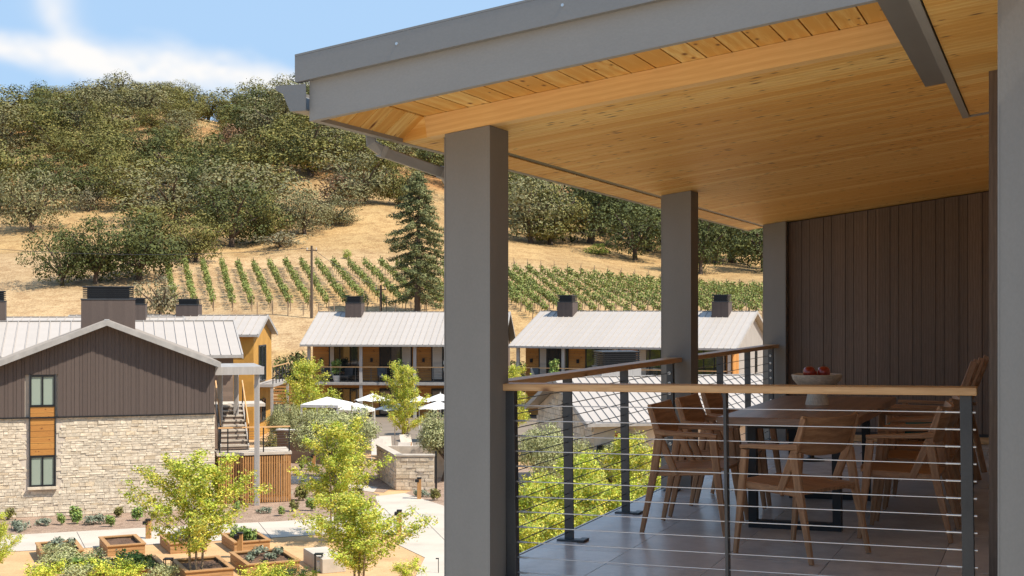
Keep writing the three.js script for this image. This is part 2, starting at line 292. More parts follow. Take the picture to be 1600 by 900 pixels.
// floor: slab with porcelain tiles
{
  const o = new THREE.Group(); o.name = 'terrace_floor'; o.userData.kind = 'structure'; o.position.copy(deckPos(-1.4, 10.6, floorH(-1.4))); o.quaternion.copy(qDeck); scene.add(o);
  const a0 = -2.96 + 1.4, w = 0.597, b0 = 6.46;
  part(o, 'floor_slab', box(3.5, 0.34, 8.62, 0.16, -0.19, 10.6 - (b0 + 4.31)), M.grout);
  part(o, 'edge_flashing', box(0.03, 0.30, 8.62, -1.585, -0.175, 10.6 - (b0 + 4.31)), M.metalTrim);
  for (let i = 0; i < 6; i++) for (let k = 0; k < 8; k++) {
    const l = 1.197, bb = b0 + k * l - (i % 2 ? 0.4 : 0), s = Math.max(bb, b0), e = Math.min(bb + l, 15.06); if (e - s < 0.05) continue;
    part(o, 'floor_tile', box(w - 0.004, 0.02, e - s - 0.004, a0 + (i + 0.5) * w, -0.01 + 0.0006 * (rT() - 0.5), 10.6 - (s + e) / 2, { tl: 1.3, tw: 1.3, r: rT, n: 7 }), rT() < 0.5 ? M.tile : M.tileB);
  }
}
// columns
function column(a0, a1, b0, b1, top, label, m = M.column) {
  const o = levelThing('porch_column', label, 'column', (a0 + a1) / 2, (b0 + b1) / 2, 0, 'terrace columns');
  const ht0 = ceilH(a0) + top, ht1 = ceilH(a1) + top, hw = (a1 - a0) / 2, hd = (b1 - b0) / 2;
  const H0 = -0.45;
  part(o, 'shaft', hexa([[-hw, H0, hd], [hw, H0, hd], [hw, H0, -hd], [-hw, H0, -hd]], [[-hw, ht0, hd], [hw, ht1, hd], [hw, ht1, -hd], [-hw, ht0, -hd]], { grain: 'y', tl: 1.6, tw: 0.9 }), m);
  part(o, 'corner_bead', [box(0.006, ht1 + 0.2, 0.006, hw - 0.0005, ht1 / 2 - 0.12, hd - 0.0005), box(0.006, ht0 + 0.2, 0.006, -hw + 0.0005, ht0 / 2 - 0.12, hd - 0.0005)], m);
  return o;
}
column(-2.957, -2.70, 6.373, 6.63, -0.002, 'grey painted column with a sloping downspout at the roof corner');
column(-2.945, -2.70, 10.55, 10.80, -0.002, 'grey painted column standing between the two side railings');
column(-2.945, -2.70, 14.72, 14.97, -0.002, 'grey painted column against the brown board wall');
column(-0.165, 0.42, 4.9, 6.55, 0.10, 'broad grey pilaster at the building end of the front railing');
// building behind the pilaster: a closed block that shades the terrace
{
  const o = levelThing('lodge_wall', 'dark clad building corner behind the broad grey pilaster', 'wall', -0.2, 7.0, -6.0);
  part(o, 'wall_body', box(6.3, 9.35, 12.6, 3.2, 4.68, -6.42, { grain: 'y' }), M.plaster);
  part(o, 'added_shade_wall', box(5.6, 9.0, 2.4, 3.45, 4.5, 1.3, { grain: 'y' }), M.siding);  // unseen wall added beside the pilaster to shade it
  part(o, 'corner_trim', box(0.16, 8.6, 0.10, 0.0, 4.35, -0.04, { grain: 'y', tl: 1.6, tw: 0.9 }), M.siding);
}
// lower storey below the terrace, seen from nowhere but closing the place
{
  const o = levelThing('lodge_lower_storey', 'stone lower storey carrying the roofed terrace', 'building', -1.0, 11.0, -6.02);
  part(o, 'wall_body', box(3.2, 5.65, 8.2, 0.05, 2.82, 0.2), M.plaster);
}
// back wall of boards, wide and narrow in turn
{
  const o = levelThing('board_wall', 'dark brown wall of vertical boards closing the terrace end', 'wall', -1.5, 14.86, 0);
  part(o, 'backing', hexa([[-1.25, -0.2, -0.02], [1.45, -0.2, -0.02], [1.45, -0.2, -0.2], [-1.25, -0.2, -0.2]], [[-1.25, ceilH(-2.75) - 0.005, -0.02], [1.45, ceilH(-0.05) - 0.005, -0.02], [1.45, ceilH(-0.05) - 0.005, -0.2], [-1.25, ceilH(-2.75) - 0.005, -0.2]]), M.grout);
  let x = -1.19, k = 0;
  while (x < 1.40) {
    const w = k % 2 ? 0.088 : 0.148, x1 = Math.min(x + w, 1.42), g = 0.005, t0 = ceilH(x - 1.5) - 0.012, t1 = ceilH(x1 - 1.5) - 0.012, f = k % 2 ? 0.000 : 0.004, b = 0.11 + floorH(x - 1.5);
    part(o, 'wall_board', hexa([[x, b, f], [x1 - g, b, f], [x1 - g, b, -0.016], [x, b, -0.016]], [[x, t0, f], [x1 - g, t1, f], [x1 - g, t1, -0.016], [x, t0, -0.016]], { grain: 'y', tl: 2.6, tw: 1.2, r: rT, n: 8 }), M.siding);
    x = x1; k++;
  }
  part(o, 'skirting', hexa([[-1.2, floorH(-2.7) + 0.005, 0.02], [1.42, floorH(-0.1) + 0.005, 0.02], [1.42, floorH(-0.1) + 0.005, -0.015], [-1.2, floorH(-2.7) + 0.005, -0.015]], [[-1.2, floorH(-2.7) + 0.075, 0.02], [1.42, floorH(-0.1) + 0.075, 0.02], [1.42, floorH(-0.1) + 0.075, -0.015], [-1.2, floorH(-2.7) + 0.075, -0.015]], { tl: 1.2, tw: 0.6 }), M.rail);
}
// roof: boards follow the slope
{
  const o = thing('terrace_roof', 'low sloping terrace roof with grey fascia and knotty wood ceiling', 'roof', deckPos(0, 10.3, CEIL0));
  const sl = Math.atan(CS), k = 1 / Math.cos(sl);
  o.quaternion.copy(qYaw).multiply(new THREE.Quaternion().setFromAxisAngle(V(0, 0, 1), sl));
  const X = a => a * k, Z = b => 10.3 - b;      // local x along the slope, local z towards the viewer
  const bx = (name, a0, a1, b0, b1, y0, y1, m, oo) => part(o, name, box((a1 - a0) * k, y1 - y0, b1 - b0, X((a0 + a1) / 2), (y0 + y1) / 2, Z((b0 + b1) / 2), oo), m);
  bx('roof_deck', -3.20, 4.2, 5.50, 19.5, 0.135, 0.30, M.metalTrim);
  bx('ceiling_backing', -3.20, 4.2, 6.42, 15.3, 0.022, 0.134, M.grout);
  // inner ceiling, boards along the slope
  const bw = 0.1305; let n = 0;
  for (let b = 6.47; b < 15.0; b += bw, n++) {
    bx('ceiling_board', -2.963, 0.0, b + 0.0065, b + bw - 0.0065, 0.0, 0.018, M.cedar, { tl: 3.2, tw: 8 * 0.14, r: rT, n: 8 });
  }
  // eave soffit left of the vent slot
  for (let b = 6.38; b < 15.0; b += bw) bx('soffit_board', -3.225, -3.016, b + 0.0065, b + bw - 0.0065, 0.0, 0.018, M.cedar, { tl: 3.2, tw: 8 * 0.14, r: rT, n: 8 });
  for (let b = 5.50; b < 6.36; b += bw) { const b0 = Z(b + 0.004), b1 = Z(Math.min(6.368, b + bw - 0.004)), x0 = X(-3.225), x1 = X(-3.062); part(o, 'corner_soffit_board', hexa([[x0, 0, b0], [x1, 0.108, b0], [x1, 0.108, b1], [x0, 0, b1]], [[x0, 0.018, b0], [x1, 0.126, b0], [x1, 0.126, b1], [x0, 0.018, b1]], { tl: 3.2, tw: 8 * 0.14, r: rT, n: 8 }), M.cedar); }
  part(o, 'corner_infill', hexa([[X(-3.225), 0.0, Z(6.369)], [X(-3.06), 0.0, Z(6.369)], [X(-3.06), 0.0, Z(6.378)], [X(-3.225), 0.0, Z(6.378)]], [[X(-3.225), 0.004, Z(6.369)], [X(-3.06), 0.122, Z(6.369)], [X(-3.06), 0.122, Z(6.378)], [X(-3.225), 0.004, Z(6.378)]], { tl: 3.2, tw: 1.12, r: rT, n: 8 }), M.cedar);
  bx('vent_slot', -3.015, -2.964, 6.48, 15.0, 0.006, 0.02, M.black);
  // beam over the front columns and recessed boards in front of it
  bx('front_beam', -3.06, 0.0, 6.37, 6.465, 0.0, 0.112, M.beam, { tl: 4.2, tw: 0.3, r: rT, n: 2 });
  const fw = 0.127; for (let a = -3.06; a < 0.5; a += fw) bx('soffit_board', a + 0.004, a + fw - 0.004, 5.50, 6.42, 0.114, 0.132, M.cedar, { grain: 'z', tl: 3.2, tw: 8 * 0.14, r: rT, n: 8 });
  // dropped soffit beside the building with its grey steel edge
  bx('lower_soffit_panel', -0.46, 0.0, 4.4, 8.40, -0.086, -0.004, M.grout);
  for (let b = 4.4; b < 8.35; b += bw) bx('lower_soffit_board', -0.455, 0.0, b + 0.003, Math.min(8.38, b + bw - 0.003), -0.104, -0.087, M.cedar, { tl: 3.2, tw: 8 * 0.14, r: rT, n: 8 });
  bx('soffit_edge_trim', -0.50, -0.462, 4.4, 8.42, -0.112, -0.002, M.trim, { grain: 'z' });
  bx('soffit_end_trim', -0.46, 0.0, 8.401, 8.42, -0.112, -0.002, M.trim);
  bx('screen_track', -0.625, -0.501, 4.4, 7.45, -0.045, -0.002, M.metalTrim, { grain: 'z' });
  // plumb-cut fascia and rake flashing, in the slope's frame
  const plumb = (name, a0, a1, b0, b1, h0, h1, m) => { const p = (a, h, b) => { const v = V(a, h + CS * a, 0).applyAxisAngle(V(0, 0, 1), -sl); return [v.x, v.y, Z(b)]; };
    return part(o, name, hexa([p(a0, h0, b0), p(a1, h0, b0), p(a1, h0, b1), p(a0, h0, b1)], [p(a0, h1, b0), p(a1, h1, b0), p(a1, h1, b1), p(a0, h1, b1)], { tl: 1.6, tw: 0.9 }), m); };
  plumb('fascia_board', -3.23, 3.0, 5.45, 5.492, -0.002, 0.215, M.trim);
  const rk = plumb('rake_flashing', -3.285, 3.0, 5.41, 5.448, 0.185, 0.305, M.metalTrim);
  plumb('rake_cap', -3.285, 3.0, 5.409, 5.60, 0.306, 0.316, M.metalTrim);
  const pr = (a, h, b) => { const v = V(a, h + CS * a, 0).applyAxisAngle(V(0, 0, 1), -sl); return V(v.x, v.y, Z(b)); };
  for (const a of [-2.75, -1.95, -1.1]) part(rk, 'fastener', rod(pr(a, 0.255, 5.412), pr(a, 0.255, 5.405), 0.007, 8), M.cable);
  plumb('eave_fascia', -3.23, -3.20, 5.494, 15.3, -0.002, 0.16, M.trim);
  // gutter: an ogee trough along the eave
  const sh = new THREE.Shape(); [[0, 0.0], [-0.085, 0.0], [-0.10, 0.03], [-0.125, 0.085], [-0.165, 0.105], [-0.165, 0.125], [-0.155, 0.125], [-0.155, 0.11], [-0.115, 0.092], [-0.09, 0.035], [-0.08, 0.008], [0, 0.008]].forEach(([x, y], i) => i ? sh.lineTo(x, y) : sh.moveTo(x, y));
  const gg = new THREE.ExtrudeGeometry(sh, { depth: 9.85, bevelEnabled: false }); gg.rotateZ(-sl);
  const gp = pr(-3.232, 0.045, 15.28); gg.translate(gp.x, gp.y, gp.z); const gut = part(o, 'gutter', gg, M.metalTrim);
  const cs = new THREE.Shape(); [[0, 0], [-0.085, 0], [-0.10, 0.03], [-0.125, 0.085], [-0.165, 0.105], [-0.165, 0.125], [0, 0.125]].forEach(([x, y], i) => i ? cs.lineTo(x, y) : cs.moveTo(x, y));
  const cg = new THREE.ExtrudeGeometry(cs, { depth: 0.004, bevelEnabled: false }); cg.rotateZ(-sl); const cp = pr(-3.232, 0.045, 5.425); cg.translate(cp.x, cp.y, cp.z); part(gut, 'end_cap', cg, M.metalTrim);
  const ds = part(o, 'downspout', bar([pr(-3.30, 0.05, 6.20), pr(-3.30, -0.01, 6.20), pr(-3.25, -0.06, 6.24), pr(-3.02, -0.185, 6.50), pr(-2.99, -0.27, 6.53), pr(-2.99, -3.2, 6.53)], [[0.075, 0.055]], V(0.3, 0, 0.9), { ch: 0.004 }), M.metalTrim);
  part(ds, 'seam_collar', [bar([pr(-3.262, -0.05, 6.228), pr(-3.245, -0.062, 6.245)], [[0.085, 0.066]], V(0.3, 0, 0.9), { ch: 0.003 }), bar([pr(-3.035, -0.175, 6.485), pr(-3.015, -0.188, 6.505)], [[0.085, 0.066]], V(0.3, 0, 0.9), { ch: 0.003 })], M.trim);
}
// railings
const CB = 1.03, CSP = 0.0811;
function flatPost(o, x, z, alongX, base) {       // flat bar standing across the run of its railing
  const p = part(o, 'rail_post', alongX ? box(0.014, CB, 0.06, x, CB / 2, z, { grain: 'y' }) : box(0.06, CB, 0.014, x, CB / 2, z, { grain: 'y' }), M.steel);
  if (base) part(p, 'base_plate', alongX ? [rbox(0.07, 0.012, 0.14, 0.004, x, 0.006, z)] : [rbox(0.15, 0.012, 0.07, 0.004, x, 0.006, z), rbox(0.05, 0.016, 0.11, 0.004, x + 0.09, 0.008, z)], M.steel);
  return p;
}
{
  const am = -1.5, o = deckThing('front_railing', 'front cable railing with pale wooden top rail and dark steel posts', 'railing', am, 6.62);
  part(o, 'top_rail', rbox(2.40, 0.038, 0.13, 0.005, 0.0, CB + 0.02, 0, { tl: 2.6, tw: 0.6, r: rT, n: 4 }), M.rail);
  for (const x of [-2.667 - am, -0.352 - am]) {
    const p = part(o, 'rail_post', rbox(0.055, CB, 0.055, 0.003, x, CB / 2, 0, { grain: 'y' }), M.steel); part(p, 'base_plate', rbox(0.11, 0.012, 0.11, 0.003, x, 0.006, 0), M.steel);
  }
  flatPost(o, 0, 0, true, true);
  for (let i = 1; i <= 12; i++) {
    const h = CB - i * CSP; const c = part(o, 'cable', rod(V(-1.14, h, 0), V(1.12, h, 0), 0.0030, 6), M.cable);
    part(c, 'cable_fitting', rod(V(-1.139, h, 0), V(-1.085, h, 0), 0.0055, 8), M.cable); part(c, 'cable_fitting', [rod(V(1.06, h, 0), V(1.12, h, 0), 0.0055, 8), rod(V(1.052, h, 0), V(1.062, h, 0), 0.0075, 6)], M.cable); part(c, 'cable_nut', rod(V(1.175, h, 0), V(1.19, h, 0), 0.006, 8), M.cable);
  }
}
function sideRail(b0, b1, posts, ends, label) {
  const bm = (b0 + b1) / 2, o = deckThing('side_railing', label, 'railing', A0, bm, 0, 'side railings');
  part(o, 'top_rail', rbox(0.13, 0.038, b1 - b0, 0.005, 0, CB + 0.02, 0, { grain: 'z', tl: 2.6, tw: 0.6, r: rT, n: 4 }), M.rail);
  for (const b of posts) flatPost(o, 0, bm - b, false, true);
  for (const b of ends) { const z = bm - b, p = part(o, 'rail_post', rbox(0.055, CB, 0.055, 0.003, 0, CB / 2, z, { grain: 'y' }), M.steel); part(p, 'base_plate', rbox(0.12, 0.012, 0.11, 0.003, 0, 0.006, z), M.steel); }
  for (let i = 1; i <= 12; i++) {
    const h = CB - i * CSP, za = bm - ends[0], zb = bm - ends[1]; const c = part(o, 'cable', rod(V(0, h, za), V(0, h, zb), 0.0030, 6), M.steel);
    part(c, 'cable_fitting', [rod(V(0, h, zb), V(0, h, zb + 0.08), 0.006, 8), rod(V(0.0, h, zb + 0.029), V(0, h, zb + 0.036), 0.012, 10)], M.cable);
  }
}
sideRail(6.70, 10.54, [7.95, 9.16], [6.76, 10.42], 'side cable railing running from the corner column to the middle column');
sideRail(10.81, 14.71, [12.15, 13.36], [10.90, 14.58], 'side cable railing ending at the column by the board wall');

// furniture --------------------------------------------------------
{
  const o = deckThing('dining_table', 'long dark wooden dining table on black steel frame legs', 'table', -1.555, 9.70);
  const rr = RNG(4), L = 1.13, W = 0.455, sh = new THREE.Shape(), pts = [];
  for (let i = 0; i <= 10; i++) pts.push([W - 0.03 * vn(i * 0.6, 3.2) - (i === 0 || i === 10 ? 0.0 : 0), -L + i * 0.2 * L]);
  for (let i = 10; i >= 0; i--) pts.push([-W + 0.03 * vn(i * 0.6, 8.2), -L + i * 0.2 * L]);
  pts.forEach(([x, y], i) => i ? sh.lineTo(x, y) : sh.moveTo(x, y));
  let g = new THREE.ExtrudeGeometry(sh, { depth: 0.046, bevelEnabled: true, bevelSize: 0.006, bevelThickness: 0.004, bevelSegments: 1 }); g.rotateX(Math.PI / 2); g.translate(0, 0.746, 0);
  g = g.index ? g.toNonIndexed() : g; g.computeVertexNormals(); planarUV(g, 'z', 2.4, 1.3, 0.1, 0.13);
  part(o, 'table_top', g, M.walnut);
  for (const z of [0.87, -0.62]) part(o, 'leg_frame', [box(0.055, 0.69, 0.07, -0.275, 0.345, z), box(0.055, 0.69, 0.07, 0.275, 0.345, z), box(0.495, 0.05, 0.07, 0, 0.025, z), box(0.495, 0.03, 0.07, 0, 0.675, z)], M.black);
}
// armchair with splayed legs: faces local +x
function armchair() {
  const o = new THREE.Group(), r = RNG(31), w = 0.265;
  for (const s of [-1, 1]) {
    const z = s * w, q = V(0, 0, 1);
    part(o, 'leg', bar([V(0.265, 0.004, z * 1.04), V(0.215, 0.40, z), V(0.19, 0.625, z)], [[0.024, 0.028], [0.030, 0.050], [0.032, 0.048]], q, { r }), M.teak);
    part(o, 'leg', bar([V(-0.285, 0.004, z * 1.04), V(-0.20, 0.40, z), V(-0.165, 0.62, z)], [[0.024, 0.028], [0.030, 0.050], [0.032, 0.055]], q, { r }), M.teak);
    part(o, 'armrest', bar([V(0.215, 0.640, z), V(0.15, 0.646, z), V(0.0, 0.650, z * 1.02), V(-0.12, 0.655, z * 1.0), V(-0.19, 0.662, z * 0.97)], [[0.040, 0.024], [0.046, 0.026], [0.05, 0.028], [0.044, 0.034], [0.034, 0.04]], q, { r }), M.teak);
    part(o, 'back_upright', bar([V(-0.055, 0.385, z * 0.97), V(-0.165, 0.63, z * 0.965), V(-0.232, 0.825, z * 0.95)], [[0.026, 0.045], [0.028, 0.050], [0.020, 0.028]], q, { r }), M.teak);
    part(o, 'seat_rail', bar([V(-0.205, 0.395, z * 0.94), V(0.215, 0.415, z * 0.94)], [[0.026, 0.045]], q, { r }), M.teak);
  }
  // seat of four boards, front edge rounded
  for (let i = 0; i < 4; i++) {
    const z0 = -0.248 + i * 0.124, z1 = z0 + 0.1225, f = z => 0.245 + 0.035 * Math.cos(z / 0.25 * 1.3), y = 0.438;
    const yy = x => y - 0.03 * sstep(0.2, -0.2, x);
    const b = [[-0.215, yy(-0.215) - 0.018, z1], [f(z1), y - 0.018, z1], [f(z0), y - 0.018, z0], [-0.215, yy(-0.215) - 0.018, z0]], t = b.map(([x, h, z]) => [x, h + 0.019, z]);
    part(o, 'seat_board', hexa(b, t, { tl: 1.2, tw: 0.9, r, n: 6 }), M.teak);
  }
  // bent back panel
  const NU = 12, NV = 4, pos = [], idx = [], uv = [];
  const P = (u, v, t) => { const z = u * 0.262, hi = 0.822 + 0.018 * Math.pow(Math.abs(u), 3), lo = 0.600 + 0.055 * u * u * u * u, h = lerp(lo, hi, v); const f = -0.135 - (h - 0.6) * 0.34 - 0.065 * (1 - u * u); return [f - t * 0.016, h, z]; };
  for (let t = 0; t < 2; t++) for (let j = 0; j <= NV; j++) for (let i = 0; i <= NU; i++) { const p = P(i / NU * 2 - 1, j / NV, t); pos.push(...p); uv.push(p[2] / 1.2 + 0.4, p[1] / 1.2 + 0.2); }
  const K = (NU + 1) * (NV + 1), id = (t, i, j) => t * K + j * (NU + 1) + i;
  for (let j = 0; j < NV; j++) for (let i = 0; i < NU; i++) { idx.push(id(0, i, j), id(0, i, j + 1), id(0, i + 1, j), id(0, i + 1, j), id(0, i, j + 1), id(0, i + 1, j + 1)); idx.push(id(1, i, j), id(1, i + 1, j), id(1, i, j + 1), id(1, i + 1, j), id(1, i + 1, j + 1), id(1, i, j + 1)); }
  for (let i = 0; i < NU; i++) for (const [j, s] of [[0, 1], [NV, 0]]) { const q = [id(0, i, j), id(0, i + 1, j), id(1, i + 1, j), id(1, i, j)]; s ? idx.push(q[0], q[1], q[2], q[0], q[2], q[3]) : idx.push(q[0], q[2], q[1], q[0], q[3], q[2]); }
  for (let j = 0; j < NV; j++) for (const [i, s] of [[0, 0], [NU, 1]]) { const q = [id(0, i, j), id(0, i, j + 1), id(1, i, j + 1), id(1, i, j)]; s ? idx.push(q[0], q[1], q[2], q[0], q[2], q[3]) : idx.push(q[0], q[2], q[1], q[0], q[3], q[2]); }
  let g = new THREE.BufferGeometry(); g.setAttribute('position', new THREE.Float32BufferAttribute(pos, 3)); g.setAttribute('uv', new THREE.Float32BufferAttribute(uv, 2)); g.setIndex(idx); g = toCreasedNormals(g, 0.7);
  part(o, 'backrest', g, M.teak);
  return o;
}
const chair0 = armchair();
function putChair(a, b, turn, label) {
  const c = chair0.clone(); c.name = numbered('dining_armchair'); c.position.copy(deckPos(a, b, floorH(a))); c.quaternion.copy(qDeck).multiply(new THREE.Quaternion().setFromAxisAngle(V(0, 1, 0), turn)); scene.add(c);
  return tag(c, label, 'chair', 'wooden armchairs round the dining table');
}
putChair(-1.37, 7.955, R(152.7), 'wooden armchair turned askew at the end of the table by the front railing');
putChair(-2.185, 8.64, R(1), 'wooden armchair on the side railing side of the table, next to the front railing');
putChair(-2.185, 9.36, R(-1), 'middle wooden armchair of three between the side railing and the table');
putChair(-2.18, 10.06, R(1), 'wooden armchair by the middle column between the side railing and the table');
putChair(-0.84, 8.84, R(179), 'wooden armchair on the building side of the table, next to the front railing');
putChair(-0.83, 9.58, R(181), 'middle wooden armchair on the building side of the table');
putChair(-0.84, 10.26, R(180), 'wooden armchair on the building side, beside the slatted high back chairs');
// slatted high-back chairs with teal cushions
function slatChair(a, b, turn, label, clabel) {
  const o = deckThing('slatted_chair', label, 'chair', a, b, turn, 'slatted high back chairs'), r = RNG(61), q = V(0, 0, 1);
  for (const s of [-1, 1]) {
    const z = s * 0.29;
    part(o, 'leg', bar([V(0.33, 0.004, z), V(0.30, 0.60, z)], [[0.035, 0.05]], q, { r }), M.teak);
    part(o, 'back_upright', bar([V(-0.12, 0.30, z * 0.86), V(-0.40, 1.02, z * 0.86)], [[0.032, 0.055]], q, { r }), M.teak);
    part(o, 'leg', bar([V(-0.36, 0.004, z), V(-0.24, 0.60, z)], [[0.035, 0.05]], q, { r }), M.teak);
    part(o, 'armrest', bar([V(0.36, 0.615, z), V(-0.30, 0.60, z)], [[0.065, 0.026]], q, { r }), M.teak);
    part(o, 'seat_rail', bar([V(0.33, 0.38, z * 0.9), V(-0.24, 0.33, z * 0.9)], [[0.028, 0.06]], q, { r }), M.teak);
  }
  for (let i = 0; i < 7; i++) part(o, 'seat_slat', rbox(0.062, 0.018, 0.54, 0.004, 0.30 - i * 0.082, 0.415 - i * 0.0065, 0, { grain: 'z', r, n: 6 }), M.teak);
  for (let i = 0; i < 7; i++) { const t = i / 6, g = rbox(0.018, 0.055, 0.47, 0.004, 0, 0, 0, { grain: 'z', r, n: 6 }); g.rotateZ(0.37); g.translate(lerp(-0.155, -0.362, t), lerp(0.43, 0.96, t), 0); part(o, 'back_slat', g, M.teak); }
  const c = deckThing('seat_cushion', clabel, 'cushion', a, b, turn, 'teal chair cushions', 0.425); part(c, 'cushion_body', rbox(0.50, 0.075, 0.50, 0.03, 0.06, 0.045, 0), M.teal);
  const d = part(c, 'piping', rbox(0.506, 0.006, 0.506, 0.002, 0.06, 0.045, 0), M.black);
}
slatChair(-0.93, 11.2, R(180), 'slatted wooden high back chair beside the last armchair', 'teal cushion on the slatted chair beside the last armchair');
slatChair(-0.90, 12.05, R(178), 'slatted wooden high back chair standing closer to the board wall', 'teal cushion on the slatted chair closer to the board wall');
{
  const o = deckThing('side_table', 'low round white side table near the far column', 'table', -2.12, 12.9);
  part(o, 'table_top', new THREE.CylinderGeometry(0.19, 0.18, 0.03, 32).translate(0, 0.42, 0), M.white);
  part(o, 'pedestal', new THREE.LatheGeometry([[0.001, 0], [0.13, 0], [0.13, 0.012], [0.03, 0.03], [0.022, 0.2], [0.03, 0.4], [0.001, 0.404]].map(p => new THREE.Vector2(...p)), 24), M.black);
}
// stone bowl with fruit on the table
{
  const prof = [[0.001, 0.0], [0.083, 0.0], [0.086, 0.006], [0.070, 0.075], [0.066, 0.108], [0.085, 0.118], [0.14, 0.150], [0.172, 0.188], [0.182, 0.222], [0.176, 0.226], [0.168, 0.222], [0.150, 0.188], [0.11, 0.160], [0.04, 0.146], [0.001, 0.145]].map(p => new THREE.Vector2(...p));
  const o = deckThing('fruit_bowl', 'round pale stone bowl on a tapering foot in the middle of the table', 'bowl', -1.574, 9.84, 0, null, 0.747);
  part(o, 'bowl_body', new THREE.LatheGeometry(prof, 48), M.stoneware);
  const ap = [[0, 0.040], [0.008, 0.037], [0.018, 0.042], [0.036, 0.033], [0.047, 0.009], [0.045, -0.014], [0.031, -0.038], [0.012, -0.045], [0, -0.041]].map(p => new THREE.Vector2(p[0] || 0.0005, p[1]));
  [[-0.048, 0.252, 0.05, 'red apple on the railing side of the bowl'], [0.050, 0.252, 0.02, 'red apple on the building side of the bowl'], [-0.01, 0.215, -0.08, 'red apple behind the two others in the bowl']].forEach(([x, y, z, l], i) => {
    const a = deckThing('apple', l, 'apple', -1.574 + x, 9.84 - z, i, 'apples in the stone bowl', 0.747 + y - 0.012); part(a, 'apple_skin', new THREE.LatheGeometry(ap, 24), M.apple); part(a, 'stem', rod(V(0, 0.032, 0), V(0.006, 0.056, 0.002), 0.0018, 5), M.bark);
  });
}

// ------------------------------------------------------------------ ground sheets of the garden
function sheet(name, pts, y, m, ts = 2) {
  const w = pts.map(([px, py]) => onGround(px, py)); const sh = new THREE.Shape(w.map(p => new THREE.Vector2(p.x, -p.z)));
  const g = new THREE.ShapeGeometry(sh); const p = g.attributes.position, uv = g.attributes.uv; for (let i = 0; i < p.count; i++) uv.setXY(i, p.getX(i) / ts, p.getY(i) / ts);
  g.rotateX(-Math.PI / 2); g.translate(0, y, 0); return struct(name, g, m);
}
sheet('garden_ground', [[-120, 1700], [2600, 1700], [1900, 640], [1000, 645], [300, 645], [-120, 700]], 0.004, M.sand, 3);
{ // unseen pale paving under the viewer, added to bounce sunlight onto the ceiling
  const g = new THREE.PlaneGeometry(30, 30); const uv = g.attributes.uv; for (let i = 0; i < 4; i++) uv.setXY(i, uv.getX(i) * 10, uv.getY(i) * 10);
  g.rotateX(-Math.PI / 2); const o = struct('added_bounce_paving', g, M.concrete); const p = deckPos(-5, -10, 0); o.position.set(p.x, 0.008, p.z); o.rotation.y = -YAW;
}
sheet('mulch_bed', [[-40, 839], [230, 826], [440, 816], [545, 808], [600, 792], [592, 772], [500, 756], [452, 752], [300, 782], [-40, 802]], 0.010, M.mulch, 1.6);
sheet('mulch_bed', [[631, 772], [696, 795], [820, 800], [1000, 770], [1000, 720], [700, 740]], 0.010, M.mulch, 1.6);
sheet('shrub_bed', [[430, 756], [600, 770], [640, 745], [560, 715], [440, 700]], 0.012, M.mulch, 1.6);
sheet('shrub_bed', [[760, 1500], [2100, 1500], [1500, 760], [1060, 735], [700, 905]], 0.012, M.sand, 1.6);
sheet('pool_terrace', [[560, 698], [760, 700], [1020, 700], [1000, 645], [430, 645], [440, 690]], 0.012, M.paving, 3);
const pathPts = [[-60, 841], [230, 825], [440, 815], [540, 807], [592, 792], [586, 776], [632, 771], [700, 793], [760, 815], [700, 1000], [600, 1000], [664, 872], [618, 850], [642, 836], [560, 832], [440, 840], [155, 856], [-60, 866]];
sheet('garden_path', pathPts, 0.018, M.concrete, 3);
sheet('garden_path', [[452, 744], [500, 746], [590, 762], [584, 770], [500, 757], [452, 756]], 0.018, M.concrete, 3);
// path joints: thin saw cuts
for (const [a, b] of [[[120, 832], [133, 857]], [[262, 823], [280, 849]], [[404, 817], [424, 842]], [[600, 795], [640, 836]], [[640, 790], [700, 850]]]) {
  const p = onGround(...a), q = onGround(...b); struct('path_joint', bar([V(p.x, 0.0195, p.z), V(q.x, 0.0195, q.z)], [[0.02, 0.004]], V(1, 0, 0)), M.grout);
}

